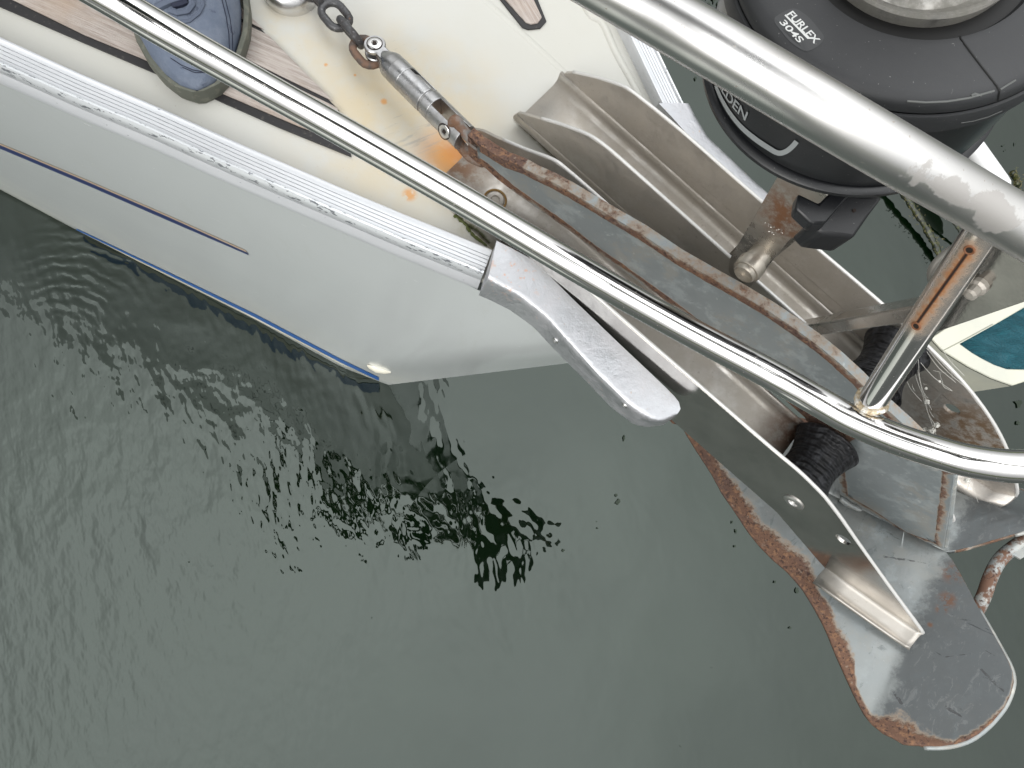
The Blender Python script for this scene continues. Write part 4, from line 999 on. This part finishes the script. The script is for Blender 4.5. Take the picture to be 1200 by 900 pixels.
obj('underline', (ul, [(0, 1, 2, 5), (2, 3, 4, 5)]), WHT, topc)
# side lettering laid round the drum wall
fe1, fe2, _ = basis(FA)
def cylc(p):
    q = p - Bc; h_ = q.dot(FA); q = q - FA * h_; return math.atan2(q.dot(fe2), q.dot(fe1)), h_, q.length
hN, hD = hit(bb_, 874, 141), hit(bb_, 853, 117)
if hN and hD:
    aN, hhN, _r = cylc(hN[0]); aD, hhD, _r = cylc(hD[0])
    print('drum text', aN, aD, hhN, hhD)
    V, Fc = text_mesh('SELDEN', .0); W_ = (aN - aD) * 2.0; out_ = []
    hs = (hhN - hhD) / (aN - aD)
    for x, y in V:
        a_ = aN - W_ * (1 - x); out_.append(Bc + FA * (hhN + y * .0095 + hs * (a_ - aN)) + (fe1 * cos(a_) + fe2 * sin(a_)) * (.1084))
    obj('lettering', (out_, Fc), GRYP, body)
def band_on(bvh, ctr, w_px, name, m, parent, lift=.0006, sub=6):
    c = []
    for i in range(len(ctr) - 1):
        for k in range(sub): t = k / sub; c.append((ctr[i][0] + (ctr[i + 1][0] - ctr[i][0]) * t, ctr[i][1] + (ctr[i + 1][1] - ctr[i][1]) * t))
    c.append(ctr[-1]); ra, rb2 = [], []
    for i, (x, y) in enumerate(c):
        x0, y0 = c[max(i - 1, 0)]; x1, y1 = c[min(i + 1, len(c) - 1)]; L = math.hypot(x1 - x0, y1 - y0); nx, ny = -(y1 - y0) / L, (x1 - x0) / L
        wd = w_px * min(1, .55 + i / len(c))
        h0, h1 = hit(bvh, x + nx * wd / 2, y + ny * wd / 2, lift), hit(bvh, x - nx * wd / 2, y - ny * wd / 2, lift)
        if h0 and h1: ra.append(h0[0]); rb2.append(h1[0])
    return obj(name, grid([ra, rb2]), m, parent)
sw = smooth_path([Vector((x, y, 0)) for x, y in [(839.5, 100), (846, 115), (856, 132), (869, 148), (884, 161), (900, 172), (912, 178.5), (921, 177), (929, 171), (934, 165)]], 4)
band_on(bb_, [(p.x, p.y) for p in sw], 6.0, 'logo_stroke', GRYP, body)
# line guard block and arm below the drum
gd_ = .575
obj('line_guard', prism([Pd(x, y, gd_) for x, y in [(951, 262), (990, 225), (1037, 229), (1021, 250), (1001, 279), (962, 274)]], Z * -.030), plastic('guard_plastic', (.009, .0095, .011), .4, (.014, .015, .017)), fur, bevel=.003)
obj('line_guard_arm', prism([Pd(x, y, .563) for x, y in [(935, 226), (960, 238), (1002, 196), (1016, 204), (966, 262), (950, 262), (932, 245)]], FA * -.014), PLW, fur, bevel=.002)
obj('spindle', lathe(Bc, -FA, [(.028, 0), (.028, .02), (.016, .03), (.016, .12), (0, .12)], 32), m_plate('spindle_steel', .6, .2), fur, smooth=True, angle=30)
gh = PP(1000, 228 + 19, Pd(1000, 247, gd_), Z); obj('screw', cyl(Pd(1000.5, 247, gd_) - Z * .001, Z, .0015, .002, 12), dk_, fur)
# the luff foil that the drum turns, running up and aft along the forestay
obj('luff_foil', tube([Tc + FA * .06, Tc + FA * 2.5], .017, 20), m_plate('foil_alu', .2, .3), fur, smooth=True)

# ================================================================ SMALL BOAT ALONGSIDE
zt = .02
tend = thing('tender', P(1200, 390, WATER), 'cream tender with a teal cover afloat beyond the bow roller', 'small boat')
CRM = Mat('cream_gelcoat', (.50, .495, .41), .35); CRM.layer(CRM.rng(CRM.noise(6, 4), .4, .7), (.45, .45, .39)); CRMM = CRM.done()
TL = Mat('teal_cover', (.0, .055, .075), .55, 0, .4); tv = TL.noise(9, 5, .7, None, (1, 2.2, 1), 1.2); TL.layer(TL.rng(tv, .5, .7), (.0, .075, .098)); TL.bump(tv, .03); TEAL = TL.done()
oo = [(1089, 397), (1103, 412), (1133, 430.5), (1160, 444), (1184, 452.5), (1204, 446), (1330, 405), (1620, 330), (1620, 60), (1400, 195), (1193, 327)]
ii = [(1122, 404), (1136, 414), (1150, 422), (1163, 428.5), (1176, 433), (1206, 434), (1330, 395), (1600, 322), (1600, 120), (1400, 238), (1200, 360), (1164, 381)]
o3 = [P(x, y, zt) for x, y in oo]; ctr = sum(o3, Vector()) / len(o3)
low_ = [Vector((p.x + (ctr.x - p.x) * .12, p.y + (ctr.y - p.y) * .12, WATER - .12)) for p in o3]; n_ = len(o3)
obj('hull', (o3 + low_, [(i, (i + 1) % n_, (i + 1) % n_ + n_, i + n_) for i in range(n_)] + [tuple(range(n_, 2 * n_))]), CRMM, tend)
tv_, tf_ = plate([(p.x, p.y) for p in o3], lambda a, b, t: Vector((a, b, zt + t)), .012, [[(p.x, p.y) for p in [P(x, y, zt) for x, y in ii]]])
obj('gunwale', (tv_, tf_), CRMM, tend, bevel=.004)
obj('cover', prism([P(x, y, zt - .004) for x, y in ii], Z * .002), TEAL, tend)
obj('panel_joint', tube([P(1104, 411.5, zt + .012), P(1130, 398, zt + .012), P(1163, 380, zt + .012)], .0018, 6), Mat('joint_grey', (.25, .25, .2), .7).done(), tend)
fend = obj('fender', join(lathe(P(1158, 196, -.12) - Vector((.17, -.27, 0)).normalized() * .17, Vector((.17, -.27, 0)), [(0, 0), (.018, .01), (.034, .03), (.036, .05), (.036, .24), (.034, .26), (.018, .29), (.010, .31), (0, .31)], 28)), Mat('white_vinyl', (.70, .70, .70), .4).done(), None, loc=P(1158, 196, -.12), smooth=True, angle=180)
tag(fend, 'small white fender floating beyond the furling drum', 'fender')

# ================================================================ WEEDY MOORING LINE, FLOATING BITS
wdm = Mat('slimy_line', (.012, .016, .008), .35); wdm.layer(wdm.rng(wdm.noise(60, 4), .5, .6), (.05, .055, .012)); WDM = wdm.done()
wyl = Mat('yellow_weed', (.11, .09, .03), .6); wyl.layer(wyl.rng(wyl.noise(90, 4), .45, .6), (.05, .06, .015)); WYL = wyl.done()
mo = thing('mooring_line', P(1090, 280, WATER), 'dark weedy mooring line dipping into the water beside the line guard', 'mooring line')
rnd = random.Random(9)
def weedy(px, z0, z1, r, nt_, name):
    pts = [P(x, y, z0 + (z1 - z0) * i / (len(px) - 1)) for i, (x, y) in enumerate(px)]; sp = smooth_path(pts, 8)
    obj(name, tube(sp, [r * rnd.uniform(.7, 1.35) for _ in sp], 8), WDM, mo, smooth=True, angle=180)
    V, Fc = [], []
    for k in range(nt_):
        c = sp[rnd.randrange(len(sp))] + Vector((rnd.gauss(0, r), rnd.gauss(0, r), abs(rnd.gauss(0, .008)))); rr = rnd.uniform(.12, .3) * r
        for q in range(5):
            d = Vector((rnd.gauss(0, 1), rnd.gauss(0, 1), rnd.gauss(0, .6))).normalized(); e = d.cross(Z).normalized(); k0 = len(V)
            V += [c, c + d * rr + e * rr * .4, c + d * rr * 2.2, c + d * rr - e * rr * .4]; Fc.append((k0, k0 + 1, k0 + 2, k0 + 3))
    o = obj('weed_growth', (V, Fc), WYL, mo); o['kind'] = 'stuff'
weedy([(1045, 205), (1066, 238), (1082, 262), (1094, 284), (1104, 306), (1116, 330)], -.25, -.29, .012, 200, 'line')
weedy([(1095, 235), (1118, 262), (1130, 279), (1140, 295)], -.24, -.28, .005, 40, 'line')
weedy([(1186, 202), (1192, 214), (1190, 226)], -.22, -.27, .012, 90, 'line')
def flakes(name, spots, m, seed, label):
    rnd = random.Random(seed); V, Fc = [], []
    for x, y, s_, el in spots:
        c = P(x, y, WATER + .004); n_ = 9; k0 = len(V); V.append(c)
        a0 = rnd.uniform(-.4, .4)
        for k in range(n_):
            a = 2 * pi * k / n_; r = s_ / 480 * rnd.uniform(.5, 1.25); V.append(c + Vector((cos(a) * r * (1 - el * .6) + sin(a) * r * a0 * el, sin(a) * r * (1 + el * .5), rnd.uniform(0, .002))))
        Fc += [(k0, k0 + 1 + k, k0 + 1 + (k + 1) % n_) for k in range(n_)]
    o = obj(name, (V, Fc), m); return tag(o, label, None, None, 'stuff')
rnd = random.Random(3)
spots = [(731, 514, 4, .9), (724, 588, 5, .3), (722, 580, 3, .5), (862, 622, 3.5, .7), (858, 612, 2, .5), (700, 619, 1.6, 0), (660, 645, 2.5, .2), (861, 640, 2, .2), (934, 692, 4, .2), (908, 682, 2, 0), (926, 736, 2.5, 0), (912, 634, 2.5, .6), (1190, 168, 3.5, .9), (1176, 170, 2, 0), (1178, 176, 1.6, 0), (815, 92, 3.5, .3)]
for k in range(5): spots.append((rnd.uniform(1186, 1215), rnd.uniform(455, 530), rnd.uniform(2, 8), rnd.random() * .3))
for k in range(26): spots.append((rnd.uniform(790, 862), rnd.uniform(-12, 9), rnd.uniform(2, 8), rnd.random()))
for k in range(10): spots.append((rnd.uniform(0, 1180), rnd.uniform(480, 890), rnd.uniform(.6, 1.4), rnd.random()))
flakes('floating_weed', spots, Mat('dark_weed', (.008, .018, .007), .6).done(), 5, 'scraps of dark weed drifting on the water')

# ================================================================ COBWEB on the bow roller
wb_ = Mat('cobweb_silk', (.62, .61, .56), .7).done(); V, Fc = [], []
def strand(a, b, sag=.004, r=.00022):
    global V, Fc
    m_ = a.lerp(b, .5) - Z * sag; vf = tube(smooth_path([a, m_, b], 5), r, 4); k0 = len(V); V = V + vf[0]; Fc = Fc + [tuple(i + k0 for i in f) for f in vf[1]]
def wpt(x, y, s=.55): return PP(x, y, N * s, N)
rnd = random.Random(11)
for a, b in (((1075, 432), (1098, 512)), ((1076, 420), (1086, 470)), ((1086, 412), (1120, 448)), ((1079, 425), (1116, 458)), ((1086, 408), (1142, 462)), ((1104, 448), (1115, 458)), ((1060, 440), (1080, 470)), ((1085, 470), (1096, 498)), ((1100, 400), (1130, 440)), ((1070, 430), (1092, 480)), ((1125, 562), (1148, 545)), ((1133, 575), (1148, 548))):
    strand(wpt(*a), wpt(*b))
    if rnd.random() < .8:
        t = rnd.uniform(.3, .8); c = wpt(a[0] + (b[0] - a[0]) * t, a[1] + (b[1] - a[1]) * t)
        strand(c, wpt(a[0] + rnd.uniform(5, 30), a[1] + rnd.uniform(10, 50)), .001, .00018)
for x, y, r in ((1086, 471, .0034), (1098, 498, .0038), (1092, 504, .0052), (1084, 503, .003), (1076, 433, .0028), (1085, 455, .0018), (1101, 447, .0015), (1134, 563, .0038)):
    c = wpt(x, y, .56 if x < 1130 else .52); k0 = len(V)
    for j in range(6):
        for k in range(8):
            th_, ph = pi * j / 5, 2 * pi * k / 8; V.append(c + Vector((sin(th_) * cos(ph), sin(th_) * sin(ph), cos(th_))) * r * rnd.uniform(.7, 1.2))
    Fc += [(k0 + j * 8 + k, k0 + j * 8 + (k + 1) % 8, k0 + (j + 1) * 8 + (k + 1) % 8, k0 + (j + 1) * 8 + k) for j in range(5) for k in range(8)]
# fine hairs hanging in the open water view beside the post
web = obj('cobweb', (V, Fc), wb_, None, loc=wpt(1085, 470)); tag(web, 'dusty cobweb strands hanging in the empty slot of the bow roller', None, None, 'stuff')

# ================================================================ PERSON: shoe on the teak, body out of the frame
FT = P(236, 119, 1.306); HL = P(198, -190, 1.306); fx = (HL - FT).normalized(); fx.z = 0; fy = Z.cross(fx); SL = .285
person = thing('person', FT + fx * .2, 'person in a blue-grey suede deck shoe with grey rubber sole on the teak', 'person')
leather = Mat('blue_grey_suede', (.105, .130, .180), .75); leather.layer(leather.rng(leather.noise(22, 5, .7), .38, .65), (.15, .175, .225)); leather.layer(leather.rng(leather.noise(60, 5, .75), .58, .68), (.065, .08, .12)); leather.bump(leather.noise(260, 4, .7), .0008); leather.bump(leather.noise(24, 3), .004); SUEDE = leather.done()
sole_m = Mat('olive_rubber', (.095, .10, .08), .7); sole_m.layer(sole_m.rng(sole_m.noise(80, 4), .5, .65), (.14, .14, .11)); SOLE = sole_m.done()
shape = [(0, .004), (.008, .022), (.022, .036), (.045, .050), (.075, .061), (.105, .066), (.14, .066), (.18, .060), (.22, .050), (.25, .042), (.27, .032), (.282, .016), (.285, .004)]
def halfw(t, side): 
    for (a, b), (c, d) in zip(shape, shape[1:]):
        if a <= t <= c: return b + (d - b) * (t - a) / (c - a)
    return .004
def sole_ring(z, grow, k=44):
    ts = [SL * (.5 - .5 * cos(pi * i / k)) for i in range(k + 1)]; R1 = []
    for t in ts: R1.append(FT + fx * t + fy * (halfw(t, 1) * .96 + grow) + Z * z)
    for t in ts[::-1][1:-1]: R1.append(FT + fx * t - fy * (halfw(t, -1) * 1.04 + grow) + Z * z)
    return R1
def make_shoe(parent, offs=Vector((0, 0, 0))):
    rs_ = [sole_ring(z, g) for z, g in ((-.004, -.006), (-.004, .0), (.004, .0028), (.014, .0030), (.020, .0015), (.021, -.004))]
    for r in rs_: r.append(r[0])
    v, f = grid(rs_); v = [p + offs for p in v]; f = f + [tuple(range(len(rs_[0]) - 1))]
    so = obj('shoe_sole', (v, f), SOLE, parent, smooth=True, angle=50)
    rows_ = []; K = 26
    for i in range(K + 1):
        t = SL * (.5 - .5 * cos(pi * i / K)); hh = .018 + .040 * min(1, (t / .07)) ** .6 + .030 * max(0, min(1, (t - .08) / .08)); hh *= (1 if t < .27 else .8); row = []
        if t > .15: hh = .088
        wv_ = max(halfw(t, 1) - .005, .002)
        for j in range(17):
            a = pi * j / 16; sx_ = cos(a); row.append(FT + offs + fx * (t if 0 < i < K else (.006 if i == 0 else SL - .006)) + fy * wv_ * (abs(sx_) ** .8) * (1 if sx_ > 0 else -1) + Z * (.014 + (hh - .014) * (sin(a) ** .75) * (1 if i not in (0, K) else .1)))
        rows_.append(row)
    return so, obj('shoe_upper', grid(rows_), SUEDE, parent, smooth=True, angle=180)
so, up = make_shoe(person)
ub = bvh_of(up)
NAVY = Mat('navy_thread', (.014, .018, .038), .8).done(); NAVB = Mat('navy_band', (.10, .12, .165), .85).done()
line_on(ub, [(258, -8), (265, 20), (268, 40), (269, 62)], .0006, 'stitching', NAVY, up, 8, .0004)
line_on(ub, [(262, -8), (269, 20), (272, 40), (272.5, 62)], .0005, 'stitching', NAVY, up, 8, .0004)
line_on(ub, [(200, 68), (212, 76), (226, 82), (238, 84)], .0005, 'stitching', NAVY, up, 8, .0004)
line_on(ub, [(214, 79), (228, 85), (240, 85)], .0005, 'stitching', NAVY, up, 8, .0004)
line_on(ub, [(236, -6), (238, 6), (233, 16), (222, 25), (210, 27)], .0022, 'strap', NAVB, up, 8, .0010)
line_on(ub, [(184, 10), (198, 3), (212, -2), (226, -6)], .0045, 'strap', NAVB, up, 8, .0020)
line_on(ub, [(224, -4), (226, 6), (220, 14), (208, 16), (199, 12)], .0036, 'strap', NAVB, up, 8, .0020)
line_on(ub, [(202, 7), (212, 5), (219, 2)], .0040, 'shoe_tongue', NAVY, up, 8, .0010)
off2 = fy * .30 + fx * .10
off2 = (fy * .30 if (P(150, -200, 1.3) - P(236, 0, 1.3)).dot(fy) > 0 else fy * -.30) + fx * .10
make_shoe(person, off2)
cl_m = Mat('dark_clothing', (.022, .030, .022), .85); CLOTH = cl_m.done()
def body_mesh():
    a1 = FT + fx * .215 + Z * .10; a2 = a1 + off2
    away = fx
    toC = Vector((-FT.x, -FT.y, 0)); hip = (a1 + a2) * .5 + fx * .16 + Z * .72
    k1 = a1 + Z * .36 - fx * .06; k2 = a2 + Z * .36 - fx * .06
    h1 = hip + (a1 - a2).normalized() * .10; h2 = hip - (a1 - a2).normalized() * .10
    ch = Vector((-.12, .30, 2.60)); belly = hip.lerp(ch, .5) + Z * .06; nk = Vector((-.06, .12, 2.72)); hd = Vector((-.03, .0, 2.76)); ht = Vector((-.01, -.07, 2.70))
    lat_ = (a1 - a2).normalized(); s1, s2 = ch + lat_ * .19, ch - lat_ * .19
    e1_, e2_ = Vector((.22, .10, 2.50)), Vector((-.38, .12, 2.50)); w1, w2 = Vector((.14, -.02, 2.38)), Vector((-.17, .0, 2.38))
    vs = [(hip, .15), (h1, .10), (k1, .075), (a1, .048), (a1 - fx * .03 - Z * .06, .045), (h2, .10), (k2, .075), (a2, .048), (a2 - fx * .03 - Z * .06, .045), (belly, .19), (ch, .20), (nk, .06), (hd, .095), (ht, .085), (s1, .095), (e1_, .062), (w1, .04), (s2, .095), (e2_, .062), (w2, .04)]
    es = [(0, 1), (1, 2), (2, 3), (3, 4), (0, 5), (5, 6), (6, 7), (7, 8), (0, 9), (9, 10), (10, 11), (11, 12), (12, 13), (10, 14), (14, 15), (15, 16), (10, 17), (17, 18), (18, 19)]
    for wi, sg in ((16, 1), (19, -1)):
        wp = vs[wi][0]; d = Vector((-wp.x, -wp.y, -.04)).normalized(); palm = wp + d * .05; vs.append((palm, .026)); pi_ = len(vs) - 1; es.append((wi, pi_)); perp = d.cross(Z).normalized()
        for q in range(5):
            b_ = palm + d * (.035 if q < 4 else .0) + Z.lerp(perp, .0) * (.024 - q * .016) + (perp * .03 if q == 4 else Vector()); vs.append((b_, .009)); es.append((pi_, len(vs) - 1))
            c_ = b_ + d * .03 + perp * (.01 * sg) - Z * .0; vs.append((c_, .008)); es.append((len(vs) - 2, len(vs) - 1))
    me = bpy.data.meshes.new('body'); L = person.location; me.from_pydata([tuple(v - L) for v, _ in vs], es, []); me.update()
    o = bpy.data.objects.new('body', me); COL.objects.link(o); o.parent = person
    md = o.modifiers.new('skin', 'SKIN'); lay = me.skin_vertices[0] if me.skin_vertices else None
    if lay is None:
        bm = bmesh.new(); bm.from_mesh(me); bm.verts.layers.skin.verify(); bm.to_mesh(me); bm.free(); lay = me.skin_vertices[0]
    for i, (_, r) in enumerate(vs): lay.data[i].radius = (r, r)
    lay.data[0].use_root = True
    o.modifiers.new('sub', 'SUBSURF').levels = 1; o.modifiers['sub'].render_levels = 2; me.materials.append(CLOTH); return o
body_mesh()
print('all done')
